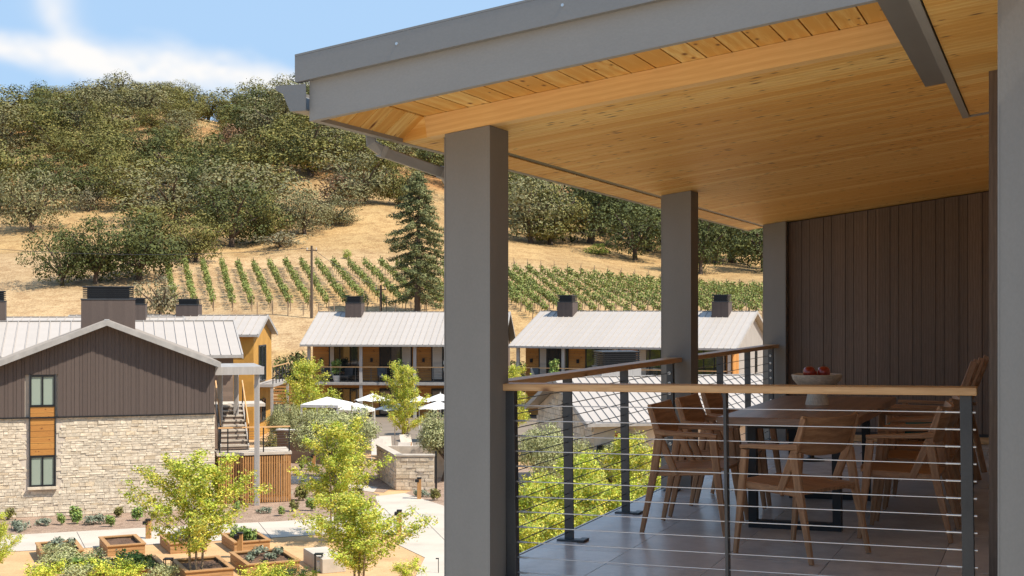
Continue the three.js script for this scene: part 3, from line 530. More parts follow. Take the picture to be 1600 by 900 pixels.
// ------------------------------------------------------------------ foliage
const SHOULD = 1;
function leaves(r, blobs, n, size, cols, { flat = 0.9, up = 0.25, shell = 0.55, droop = 0, spread = 1.0, aspect = 0.6 } = {}) {
  const pos = new Float32Array(n * 12), col = new Float32Array(n * 12), idx = new Uint32Array(n * 6), w = []; let tot = 0;
  for (const b of blobs) { tot += b[3] * b[3]; w.push(tot); }
  const c = V(0, 0, 0), nn = V(0, 0, 0), t = V(0, 0, 0), s = V(0, 0, 0), o = V(0, 0, 0);
  const clump = []; for (let i = 0; i < blobs.length; i++) clump.push([r(), 0.85 + 0.3 * r()]);
  for (let i = 0; i < n; i++) {
    const q = r() * tot; let k = 0; while (w[k] < q) k++; const b = blobs[k], ry = b[4] ?? b[3];
    o.set(r() * 2 - 1, r() * 2 - 1, r() * 2 - 1); if (o.lengthSq() > 1) { o.multiplyScalar(0.6); } o.normalize();
    let rad = shell + (1 - shell) * r(); rad *= 0.82 + 0.30 * vn(o.x * 2.2 + b[0] * 3 + 20, o.y * 2.2 + o.z * 2.2 + k * 7 + 40) * spread;
    c.set(b[0] + o.x * b[3] * rad, b[1] + o.y * ry * rad, b[2] + o.z * b[3] * rad);
    nn.set(o.x + (r() - 0.5) * 2 * flat, o.y + up + (r() - 0.5) * 2 * flat, o.z + (r() - 0.5) * 2 * flat).normalize();
    t.set(r() - 0.5, r() - 0.5 - droop, r() - 0.5).addScaledVector(nn, -0.0).cross(nn).normalize(); s.crossVectors(nn, t);
    const L = size * (0.6 + 0.8 * r()), W = L * aspect * (0.7 + 0.5 * r());
    const P = [[t, L], [s, W], [t, -L], [s, -W]];
    for (let j = 0; j < 4; j++) { const [d, m] = P[j]; pos.set([c.x + d.x * m * 0.5, c.y + d.y * m * 0.5, c.z + d.z * m * 0.5], (i * 4 + j) * 3); }
    const ca = cols[Math.floor(Math.min(0.999, clamp(clump[k][0] * 0.5 + r() * 0.5)) * cols.length)], v = clump[k][1] * (0.8 + 0.4 * r());
    for (let j = 0; j < 4; j++) col.set([ca[0] * v, ca[1] * v, ca[2] * v], (i * 4 + j) * 3);
    idx.set([i * 4, i * 4 + 1, i * 4 + 2, i * 4, i * 4 + 2, i * 4 + 3], i * 6);
  }
  const g = new THREE.BufferGeometry(); g.setAttribute('position', new THREE.BufferAttribute(pos, 3)); g.setAttribute('color', new THREE.BufferAttribute(col, 3)); g.setIndex(new THREE.BufferAttribute(idx, 1)); g.computeVertexNormals(); return g;
}
const PAL = {
  oak: [[0.1648, 0.1487, 0.0275], [0.1335, 0.1302, 0.0234], [0.1962, 0.1698, 0.0379], [0.1099, 0.1133, 0.0207], [0.2197, 0.1771, 0.0448]],
  oakDark: [[0.0661, 0.0781, 0.0139], [0.0825, 0.0955, 0.0162], [0.0551, 0.0651, 0.0127], [0.099, 0.1063, 0.0197]],
  oakGrey: [[0.1886, 0.1752, 0.0702], [0.1572, 0.151, 0.0619], [0.2137, 0.1873, 0.0824], [0.1383, 0.1353, 0.0515]],
  brown: [[0.22, 0.115, 0.055], [0.26, 0.15, 0.075], [0.17, 0.095, 0.05], [0.16, 0.13, 0.06]],
  dry: [[0.22, 0.19, 0.10], [0.18, 0.165, 0.085], [0.26, 0.21, 0.12]],
  lime: [[0.529, 0.5775, 0.0405], [0.4232, 0.5087, 0.036], [0.6216, 0.6188, 0.063], [0.3174, 0.4125, 0.0315], [0.6612, 0.605, 0.081], [0.644, 0.5375, 0.06], [0.23, 0.3125, 0.03]],
  limeD: [[0.28, 0.34, 0.04], [0.22, 0.28, 0.035], [0.35, 0.38, 0.05], [0.16, 0.21, 0.03]],
  olive: [[0.3528, 0.3564, 0.1513], [0.2856, 0.2996, 0.1169], [0.4368, 0.4294, 0.2063], [0.2184, 0.235, 0.0825]],
  pine: [[0.1173, 0.1321, 0.0409], [0.0938, 0.1081, 0.034], [0.1564, 0.1651, 0.0567], [0.1877, 0.1801, 0.0658]],
  vine: [[0.19, 0.22, 0.045], [0.15, 0.18, 0.035], [0.24, 0.26, 0.06], [0.11, 0.135, 0.028]],
  herb: [[0.2, 0.288, 0.055], [0.125, 0.204, 0.044], [0.3, 0.36, 0.077], [0.25, 0.264, 0.132]],
  sage: [[0.22, 0.25, 0.17], [0.17, 0.20, 0.13], [0.27, 0.29, 0.21]],
};
// an oak of unit-ish size: several limbs, each carrying clumps
function oakGeo(seed, pal, wide, tall, n, low = 0.3, size = 0.46) {
  const r = RNG(seed), blobs = [], tr = [];
  const base = V(0, -0.8, 0), fork = V((r() - 0.5) * 0.5, tall * 0.15, (r() - 0.5) * 0.5);
  tr.push(rod(base, fork, 0.36, 7, 0.26));
  const limbs = 6 + Math.floor(r() * 3);
  for (let i = 0; i < limbs; i++) {
    const a = i / limbs * 6.283 + r() * 0.8, rad = wide * (0.22 + 0.24 * r()), hh = tall * (0.42 + 0.34 * r());
    const e = V(Math.cos(a) * rad, hh, Math.sin(a) * rad), m = fork.clone().lerp(e, 0.5).add(V((r() - 0.5) * 0.6, tall * 0.05, (r() - 0.5) * 0.6));
    tr.push(rod(fork, m, 0.19, 5, 0.14), rod(m, e, 0.14, 5, 0.06));
    const k = 4 + Math.floor(r() * 3);
    for (let j = 0; j < k; j++) { const s = wide * (0.13 + 0.11 * r()), t = 0.35 + 0.8 * r(); blobs.push([lerp(fork.x, e.x, t) + (r() - 0.5) * wide * 0.30, Math.max(tall * low, lerp(fork.y + tall * 0.02, e.y, t) + (r() - 0.62) * tall * 0.36), lerp(fork.z, e.z, t) + (r() - 0.5) * wide * 0.30, s, s * (0.62 + 0.25 * r())]); }
  }
  for (let j = 0; j < 8; j++) { const a = j / 8 * 6.283 + r(), s = wide * (0.10 + 0.07 * r()), q = wide * (0.24 + 0.14 * r()); blobs.push([Math.cos(a) * q, tall * (0.17 + 0.12 * r()), Math.sin(a) * q, s, s * 0.8]); }
  for (let j = 0; j < 5; j++) { const s = wide * (0.12 + 0.08 * r()); blobs.push([(r() - 0.5) * wide * 0.36, tall * (0.72 + 0.18 * r()), (r() - 0.5) * wide * 0.36, s, s * 0.7]); }
  return { crown: leaves(r, blobs, n, size, pal, { flat: 0.42, up: 0.28, shell: 0.66 }), trunk: cat(tr) };
}
function treeThing(name, G, label, group, pos, turn, sc, scy, leafM = LEAF, barkM = M.bark, category = 'tree') {
  const o = thing(name, label, category, pos, group); o.rotation.y = turn; o.scale.set(sc, scy ?? sc, sc);
  part(o, 'trunk', G.trunk, barkM); part(o, 'crown', G.crown, leafM); return o;
}

// ------------------------------------------------------------------ woods on the hill
const OAKS = [];
for (let i = 0; i < 4; i++) OAKS.push(oakGeo(100 + i, PAL.oak, 9, 8.2, 6400, 0.10, 0.285));
for (let i = 0; i < 3; i++) OAKS.push(oakGeo(200 + i, PAL.oakDark, 9, 8.6, 6400, 0.10, 0.285));
for (let i = 0; i < 2; i++) OAKS.push(oakGeo(300 + i, PAL.oakGrey, 9, 8.0, 6000, 0.12, 0.285));
const KIND = i => i < 4 ? 0 : i < 7 ? 1 : 2;
const OL = ['olive green oak in the wood covering the hillside', 'dark green oak in the wood covering the hillside', 'greyish green oak in the wood covering the hillside'];
const OG = ['olive green oaks of the hillside wood', 'dark green oaks of the hillside wood', 'greyish green oaks of the hillside wood'];
function oakAt(pos, kind, w, h, r, label, group) { return treeThing('oak_tree', OAKS[kind], label, group, pos, r() * 6.28, w / 9.4, h / 8.8); }
{
  const r = RNG(1234), placed = [];
  // lower edge of the wood in the photograph, by column
  const edge = [[-200, 352], [0, 350], [60, 345], [150, 340], [230, 352], [330, 360], [420, 372], [450, 330], [520, 325], [560, 300], [640, 290], [720, 300], [790, 372], [870, 388], [940, 405], [1000, 414], [1090, 418], [1130, 428], [1260, 436]];
  const clear = [[330, 225, 26, 26], [590, 330, 45, 30], [430, 330, 12, 22], [210, 262, 12, 12], [160, 300, 16, 10]];  // dry openings
  for (let d = 206; d < 455; d += 15) {
    const step = 13.0;
    for (let x = -0.50 * d; x < 0.23 * d; x += step) {
      const X = x + (r() - 0.5) * 6.5, D = d + (r() - 0.5) * 9, y = ground(X, -D), px = 800 + F * X / D, py = HY - F * (y - CAMY) / D; const q = r(), q2 = r(), q3 = r(), q4 = r();
      if (px < -90 || px > 1215) continue; if (py > curve(edge, px) + 4) continue;
      if (px > 705 && D > 300) continue;
      if (px > 480 && py < 120 - 0 && D > 390) continue;
      const top = py - F * 9 / D, roofY = px < 480 ? -99 : px < 700 ? 190 + (px - 480) * 0.25 : 238 + (px - 793) * 0.29;
      if (py < roofY - 25 && px > 470) continue;
      if (clear.some(([cx, cy, rx, ry]) => Math.abs(px - cx) < rx && Math.abs(py - cy) < ry)) continue;
      let kind = q < 0.52 ? Math.floor(q2 * 4) : q < 0.80 ? 4 + Math.floor(q2 * 3) : 7 + Math.floor(q2 * 2);
      if (px > 900) kind = 4 + Math.floor(q2 * 3);
      if (D > 350 && kind > 3 && kind < 7 && q3 < 0.5) kind = Math.floor(q2 * 4);
      let w = 11.5 + 9 * q3 * q3 + 2 * q4, h = w * (0.60 + 0.16 * q4); if (px > 790) { h += 3.0; }
      if (px < 700 && fbm(X * 0.034 + 11, D * 0.03 + 5, 2) > 0.585) continue;
      oakAt(V(X, y, -D), kind, w, h, r, OL[KIND(kind)], OG[KIND(kind)]);
    }
  }
  // single trees and shrubs one can pick out below the wood
  const S = (px, py, w, h, kind, label) => { const p = hill(px, py); if (p) { const k = -p.z / F * 1.12; p.y -= 0.3; oakAt(p, kind, w * k, h * k, r, label); } };
  S(52, 362, 110, 105, 7, 'grey green oak at the edge of the dry slope, under the wood');
  S(98, 446, 95, 92, 4, 'loose branched dark oak, outermost of the grove above the chimneys');
  S(150, 444, 105, 108, 5, 'tall dark oak in the middle of the grove above the chimneys');
  S(215, 438, 140, 112, 6, 'broad dense oak in the grove above the chimneys');
  S(238, 398, 120, 85, 0, 'olive green oak rising behind the grove above the chimneys');
  S(305, 410, 92, 84, 2, 'round olive oak standing alone above the vineyard corner');
  S(362, 386, 130, 100, 4, 'wide dark oak on the track above the vineyard');
  S(408, 378, 84, 86, 1, 'oak beside the wide dark one on the track above the vineyard');
  S(478, 366, 96, 78, 7, 'leaning grey green oak on the dry slope above the utility pole');
  S(520, 352, 80, 50, 8, 'low grey shrub like oak beside the leaning oak');
  S(572, 318, 110, 84, 8, 'spreading grey oak with bare limbs above the dry clearing');
  S(625, 322, 80, 84, 1, 'olive oak behind the tip of the tall conifer');
  S(832, 380, 120, 110, 7, 'big grey green oak on the crest above the fenced slope');
  S(1095, 428, 90, 120, 5, 'dark round oak behind the middle column');
  const br = oakGeo(411, PAL.brown, 9, 6, 1800, 0.12), dry = oakGeo(412, PAL.dry, 9, 6.5, 1500, 0.15), yel = oakGeo(413, PAL.limeD, 9, 5.2, 1800, 0.1);
  const B = (G, px, py, w, h, label, name = 'dry_shrub') => { const p = hill(px, py); const k = -p.z / F; treeThing(name, G, label, null, p, px, w * k / 9.4, h * k / 6.6, LEAF, M.bark, 'shrub'); };
  B(br, 530, 318, 90, 50, 'rust brown dying shrub among the oaks above the clearing');
  B(br, 362, 240, 60, 50, 'brownish dry oak scrub near the top of the hill');
  B(dry, 250, 496, 82, 72, 'pale dry bush behind the ridge chimneys');
  B(dry, 440, 386, 90, 26, 'low dry brush along the track above the vineyard');
  B(yel, 936, 398, 42, 22, 'bright yellow green bush at the foot of the dark wood');
  B(yel, 542, 404, 16, 18, 'small lone bush on the bare track', 'small_shrub');
  B(dry, 140, 330, 50, 46, 'dry brown thicket at the wood edge');
}
// tall conifer with tiers of boughs
{
  const r = RNG(808), blobs = [], tr = [rod(V(0, -1, 0), V(0.2, 13.5, 0), 0.34, 8, 0.06)];
  for (let i = 0; i < 96; i++) {
    const t = Math.pow(i / 95, 0.85), y = 1.6 + t * 12.0, a = i * 2.4 + r(), L = 2.9 * (1 - Math.pow(t, 4.5)) * (0.6 + 0.5 * r()) + 0.3;
    const e = V(Math.cos(a) * L, y - 0.25 * L, Math.sin(a) * L), b = V(0.1, y, 0); tr.push(rod(b, e, 0.055, 4, 0.02));
    const m = Math.ceil(L * 1.7) + 1; for (let j = 0; j < m; j++) { const k = 0.35 + 0.72 * j / m; blobs.push([b.x + (e.x - b.x) * k, lerp(b.y, e.y, k) - 0.05, b.z + (e.z - b.z) * k, 0.5 + 0.3 * r(), 0.26 + 0.14 * r()]); }
  }
  const G = { crown: leaves(r, blobs, 26000, 0.24, PAL.pine, { flat: 0.5, up: 0.5, shell: 0.3, aspect: 0.4 }), trunk: cat(tr) };
  const p = hill(652, 492) || V(-9.2, 4.5, -130); treeThing('conifer', G, 'tall dark conifer with drooping tiers behind the metal roof', null, p, 0, 1.12, 1.14);
}
// ------------------------------------------------------------------ vineyard
{
  const leafRow = seed => { const r = RNG(seed), blobs = []; for (let i = 0; i < 30; i++) blobs.push([(r() - 0.5) * 0.2, 1.05 + 0.15 * (r() - 0.5), -15 + i + (r() - 0.5) * 0.3, 0.42 + 0.12 * r(), 0.55 + 0.2 * r()]); return leaves(r, blobs, 1500, 0.26, PAL.vine, { shell: 0.3, flat: 1 }); };
  const rows = [leafRow(1), leafRow(2), leafRow(3)];
  const trunkG = cat([...Array(16)].map((_, i) => rod(V(0, -0.1, -15 + i * 2), V(0.03, 0.8, -15 + i * 2), 0.035, 5)));
  const stuffPart = o => { o.userData.kind = 'stuff'; return o; };
  const mk = (top, bot, i, label, group) => {
    const a = V(top[0], ground(top[0], -top[1]), -top[1]), b = V(bot[0], ground(bot[0], -bot[1]), -bot[1]), d = b.clone().sub(a), L = d.length();
    const o = thing('vine_row', label, 'vine row', a.clone().add(b).multiplyScalar(0.5), group); o.quaternion.setFromRotationMatrix(new THREE.Matrix4().lookAt(b, a, V(0, 1, 0))); o.scale.set(1, 1, L / 30);
    part(o, 'foliage', rows[i % 3], LEAF); stuffPart(part(o, 'vine_trunks', trunkG, M.bark));
    part(o, 'end_post', [rod(V(0, -0.2, 15), V(0, 1.7, 15), 0.05, 6)], M.barkPale); part(o, 'end_post', [rod(V(0, -0.2, -15), V(0, 1.7, -15), 0.05, 6)], M.barkPale);
  };
  for (let i = 0; i < 21; i++) { const x = -45.2 + i * 2.12; const tj = 178 + (i < 3 ? -4 + i : 0); mk([x, tj], [x + 8.0, 147], i, 'green vine row in the steep vineyard block below the dry track', 'vine rows of the steep block'); }
  for (let i = 0; i < 24; i++) { const x = -3.2 + i * 1.75; mk([x, 176], [x + 5.4, 142], i + 1, 'green vine row in the vineyard block behind the second metal roof', 'vine rows of the lower block'); }
}
// utility poles with wires, fence posts on the slope
{
  const mk = (px, py, ptop, label) => { const p = hill(px, py), k = -p.z / F, h = (py - ptop) * k; const o = thing('utility_pole', label, 'pole', p, 'utility poles'); part(o, 'pole_shaft', rod(V(0, -0.5, 0), V(0, h, 0), 0.17, 8, 0.12), M.bark); part(o, 'crossarm', box(1.2, 0.12, 0.1, 0, h - 0.5, 0), M.bark); for (const x of [-0.5, 0, 0.5]) part(o, 'insulator', rod(V(x, h - 0.44, 0), V(x, h - 0.2, 0), 0.045, 6), M.white); return p.clone().add(V(0, h - 0.25, 0)); };
  const a = mk(487, 497, 384, 'tall brown utility pole in front of the steep vineyard'), b = mk(595, 492, 446, 'short brown utility pole beside the conifer');
  const wire = (p, q, sag, label) => { const pts = []; for (let i = 0; i <= 12; i++) { const t = i / 12; pts.push(p.clone().lerp(q, t).add(V(0, -sag * 4 * t * (1 - t), 0))); } const l = []; for (let i = 0; i < 12; i++) l.push(rod(pts[i], pts[i + 1], 0.022, 4)); single('overhead_wire', l, M.steel, label, 'wire', null, 'overhead wires'); };
  wire(a, b, 0.4, 'overhead wire strung between the two utility poles');
  wire(a, V(-75, 16, -150), 1.5, 'overhead wire running from the tall pole across the grove');
  const r = RNG(55); for (let i = 0; i < 12; i++) { const px = 402 + i * 24, p = hill(px, 496 - r() * 4); if (!p) continue; single('fence_post', rod(V(0, -0.3, 0), V(0, 1.5, 0), 0.06, 6), M.barkPale, 'thin wooden post along the foot of the steep vineyard', 'post', p, 'posts below the vineyard'); }
  for (let i = 0; i < 12; i++) { const p = hill(803 + i * 21, 419 + i * 1.9); if (!p) continue; single('fence_post', rod(V(0, -0.3, 0), V(0, 1.4, 0), 0.045, 6), M.barkPale, 'thin fence post on the dry slope above the lower vines', 'post', p, 'posts on the dry slope'); }
}

// ------------------------------------------------------------------ houses: local x along the ridge, y up, z towards the front
// gable-roofed shell with standing-seam panels; each panel is a part with its own rib
function house(o, { L, D, eave, ridge, oe = 0.4, og = 0.35, pw = 0.42, x0 = 0, back = true, wallM = M.plaster, panelM = [M.roofMetal, M.roofMetalB], front = D / 2 }) {
  const run = D / 2 + oe, slope = (ridge - eave) / run, th = Math.atan(slope), len = run / Math.cos(th), W = L + 2 * og, r = RNG(Math.floor(L * 97 + D * 31));
  const yw = ridge - slope * (D / 2) - 0.14;
  // body with gable peaks
  const sh = new THREE.Shape(); [[-D / 2, 0], [front, 0], [front, ridge - slope * front - 0.16], [0, ridge - 0.16], [-D / 2, yw]].forEach(([z, y], i) => i ? sh.lineTo(-z, y) : sh.moveTo(-z, y));
  let g = new THREE.ExtrudeGeometry(sh, { depth: L, bevelEnabled: false }); g.rotateY(Math.PI / 2); g.translate(x0 - L / 2, 0, 0); g = g.index ? g.toNonIndexed() : g; g.computeVertexNormals(); planarUV(g, 'x', 1.6, 1.6);
  part(o, 'wall', g, wallM);
  // roof
  const n = Math.round(W / pw), w = W / n;
  const panel = s => { const a = [box(w - 0.006, 0.02, len, 0, 0, 0, { grain: 'z', tl: 2, tw: 2 }), box(0.028, 0.045, len, w / 2 - 0.016, 0.03, 0, { grain: 'z' })]; return cat(a); };
  const gP = panel();
  const rf = part(o, 'roof', (() => { const s = new THREE.Shape(); [[-run, eave - 0.10], [-run, eave - 0.012], [0, ridge - 0.012], [run, eave - 0.012], [run, eave - 0.10], [0, ridge - 0.13]].forEach(([z, y], i) => i ? s.lineTo(-z, y) : s.moveTo(-z, y)); let q = new THREE.ExtrudeGeometry(s, { depth: W - 0.02, bevelEnabled: false }); q.rotateY(Math.PI / 2); q.translate(x0 - W / 2 + 0.01, 0, 0); return q; })(), M.eave);
  for (let i = 0; i < n; i++) for (const s of back ? [1, -1] : [1]) {
    const m = part(rf, 'roof_panel', gP, panelM[Math.floor(r() * panelM.length)]); m.position.set(x0 - W / 2 + (i + 0.5) * w, (eave + ridge) / 2 + 0.002, s * run / 2); m.rotation.set(s * th, s < 0 ? 0 : 0, 0);
  }
  part(rf, 'ridge_cap', [box(W, 0.03, 0.18, x0, ridge + 0.03, 0)], M.eave);
  part(rf, 'eave_gutter', box(W, 0.12, 0.11, x0, eave - 0.06, run + 0.05), M.eave);
  for (const s of [-1, 1]) for (const q of [-1, 1]) {   // rake boards
    const x = x0 + s * (W / 2 + 0.015); const pz = q > 0 ? [[x - 0.025, eave - 0.16, run], [x + 0.025, eave - 0.16, run], [x + 0.025, ridge - 0.16, 0], [x - 0.025, ridge - 0.16, 0]] : [[x - 0.025, ridge - 0.16, 0], [x + 0.025, ridge - 0.16, 0], [x + 0.025, eave - 0.16, -run], [x - 0.025, eave - 0.16, -run]];
    part(rf, 'rake_board', hexa(pz, pz.map(([a, b, c]) => [a, b + 0.20, c])), M.eave);
  }
  return { slope, run, roof: rf };
}
function houseThing(name, label, pos, turn) { const o = thing(name, label, 'house', pos); o.rotation.y = turn; return o; }
// chimney: clad chase with a black louvred cap; stands in the house's frame
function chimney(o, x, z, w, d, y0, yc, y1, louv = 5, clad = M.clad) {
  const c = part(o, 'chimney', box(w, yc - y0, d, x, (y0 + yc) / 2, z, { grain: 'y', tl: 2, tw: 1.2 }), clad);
  part(c, 'flashing', [box(w + 0.04, 0.05, d + 0.04, x, yc + 0.026, z)], M.steel);
  const h = (y1 - yc - 0.06) / louv; part(c, 'cap_core', box(w * 0.78, y1 - yc - 0.1, d * 0.78, x, (y1 + yc) / 2, z), M.black);
  for (let i = 0; i < louv; i++) part(c, 'cap_louvre', [box(w * 0.94, h * 0.55, d * 0.94, x, yc + 0.07 + (i + 0.5) * h, z)], M.black);
  part(c, 'cap_lid', box(w * 0.97, 0.03, d * 0.97, x, y1, z), M.steel); return c;
}
function windowPart(o, name, w, h, place, panes = 2, frame = M.black, glass = M.glassG, f = 0.06) {      // faces +z of the given placement
  const W = part(o, name, [box(w, f, 0.1, 0, h / 2 - f / 2, 0), box(w, f, 0.1, 0, -h / 2 + f / 2, 0), box(f, h - 2 * f, 0.1, -w / 2 + f / 2, 0, 0), box(f, h - 2 * f, 0.1, w / 2 - f / 2, 0, 0)], frame); place(W);
  const pw = (w - 2 * f - (panes - 1) * f) / panes;
  for (let i = 0; i < panes; i++) { const x = -w / 2 + f + pw / 2 + i * (pw + f); part(W, 'pane', box(pw, h - 2 * f, 0.02, x, 0, 0.0), glass); if (i) part(W, 'mullion', box(f, h - 2 * f, 0.08, x - pw / 2 - f / 2, 0, 0.01), frame); }
  return W;
}
const dirX = phi => V(Math.cos(phi), 0, Math.sin(phi));      // axis of a house whose right end comes nearer by phi
// ---- stone house: its gable faces the garden
{
  const phi = R(-16.9), right = dirX(phi), front = V(-Math.sin(phi), 0, Math.cos(phi)); // front: out of the gable wall
  const ridgePx = at(167, 503, 48.3), g0 = V(ridgePx.x, 0, ridgePx.z);             // foot of the gable wall under the ridge
  const Lh = 9, c = g0.clone().addScaledVector(front, -Lh / 2);
  const o = houseThing('stone_house', 'two storey house with dark boarded gable above a pale stone wall', c, 0);
  o.quaternion.setFromRotationMatrix(new THREE.Matrix4().makeBasis(front, V(0, 1, 0), right.clone().negate()));   // local x = out of the gable, local z = to the left
  const D = 7.62, eave = 5.42, ridge = 7.0;
  const H = house(o, { L: Lh, D, eave, ridge, oe: 0.2, og: 0.52, pw: 0.45, wallM: M.plaster });
  const X = Lh / 2, r = RNG(71), yS = 3.56;
  // stone veneer: courses of rough blocks; the 300 largest are parts, the rest one part
  const list = []; let y = 0.02;
  while (y < yS - 0.03) {
    const h = Math.min(0.06 + 0.085 * r(), yS - y); let z = -D / 2 - r() * 0.2;
    while (z < D / 2) {
      const w = 0.12 + 0.42 * r() * r() + 0.06 * r(), z0 = Math.max(z, -D / 2 - 0.02), z1 = Math.min(z + w, D / 2 + 0.02); z += w + 0.006; if (z1 - z0 < 0.04) continue;
      if (z1 > 2.2 - 0.46 && z0 < 2.2 + 0.46 && y + h > 0.98) continue;
      list.push([z0, z1, y, y + h - 0.004, 0.035 + 0.018 * r(), r(), r()]);
    }
    y += h;
  }
  list.sort((a, b) => (b[1] - b[0]) * (b[3] - b[2]) - (a[1] - a[0]) * (a[3] - a[2]));
  const stone = ([z0, z1, y0, y1, t, q, q2]) => { const j = () => (r() - 0.5) * 0.012, T = t; return hexa([[X, y0, z1], [X + T + j() * 2, y0 + 0.004, z1 + j()], [X + T + j() * 2, y0 + 0.004, z0 + j()], [X, y0, z0]], [[X, y1, z1], [X + T * (0.8 + 0.3 * q2) + j(), y1 - 0.004 + j() * 0.4, z1 - 0.005 + j()], [X + T * (0.8 + 0.3 * q) + j(), y1 - 0.004 + j() * 0.4, z0 + 0.005 + j()], [X, y1, z0]], { tl: 1.1, tw: 1.1, r, n: 9 }); };
  const ven = part(o, 'stone_wall', box(0.03, yS, D + 0.02, X + 0.01, yS / 2, 0), M.plaster);
  list.slice(0, 300).forEach((s, i) => part(ven, 'stone', stone(s), M.stones[i % 6]));
  const rest = [[], [], []]; list.slice(300).forEach((s, i) => rest[i % 3].push(stone(s)));
  rest.forEach((q, i) => { if (q.length) { const m = part(ven, 'small_stones', q, M.stones[[1, 3, 5][i]]); m.userData.kind = 'stuff'; } });
  // boarded gable
  const top = z => ridge - H.slope * Math.abs(z) - 0.15; let k = 0;
  for (let z = -D / 2; z < D / 2 - 0.02; k++) {
    const w = k % 2 ? 0.11 : 0.17, z1 = Math.min(z + w, D / 2), t = k % 2 ? 0.085 : 0.095; const wn = z1 > 1.76 && z < 2.64;
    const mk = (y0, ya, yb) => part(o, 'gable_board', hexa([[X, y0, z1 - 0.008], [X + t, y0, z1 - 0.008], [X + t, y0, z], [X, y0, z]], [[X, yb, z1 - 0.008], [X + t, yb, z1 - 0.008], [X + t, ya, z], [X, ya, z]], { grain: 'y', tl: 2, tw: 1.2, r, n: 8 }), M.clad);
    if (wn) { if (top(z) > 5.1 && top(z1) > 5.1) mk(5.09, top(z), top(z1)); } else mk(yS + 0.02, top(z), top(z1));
    z = z1;
  }
  part(o, 'drip_edge', box(0.12, 0.05, D + 0.04, X + 0.06, yS - 0.005, 0), M.black);
  // window strip: window, cedar panel, window, sill
  const face = (w, y) => { w.position.set(X + 0.05, y, 2.2); w.rotation.y = Math.PI / 2; };
  windowPart(o, 'window', 0.86, 1.12, w => face(w, 4.51)); windowPart(o, 'window', 0.86, 1.10, w => face(w, 1.64));
  const pan = part(o, 'wood_panel', box(0.03, 1.74, 0.84, X + 0.03, 3.07, 2.2), M.grout);
  for (let i = 0; i < 8; i++) part(pan, 'panel_board', box(0.03, 0.205, 0.82, X + 0.055, 2.31 + i * 0.217, 2.2, { grain: 'z', tl: 1.6, tw: 1.1, r, n: 8 }), M.orange);
  part(pan, 'panel_frame', [box(0.10, 4.1, 0.03, X + 0.06, 3.06, 2.2 - 0.445), box(0.10, 4.1, 0.03, X + 0.06, 3.06, 2.2 + 0.445)], M.steel);
  part(o, 'window_sill', box(0.20, 0.09, 1.0, X + 0.09, 1.04, 2.2), M.stones[1]);
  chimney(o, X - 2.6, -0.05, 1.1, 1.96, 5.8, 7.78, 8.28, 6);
  // side porch: flat roof on posts, stair and landing, slatted screen below
  const zr = -D / 2;
  const pr = part(o, 'porch_roof', box(3.4, 0.20, 1.75, X - 1.9, 5.16, zr - 0.95), M.eave); part(pr, 'porch_fascia', box(0.05, 0.30, 1.80, X - 0.16, 5.12, zr - 0.95), M.post);
}
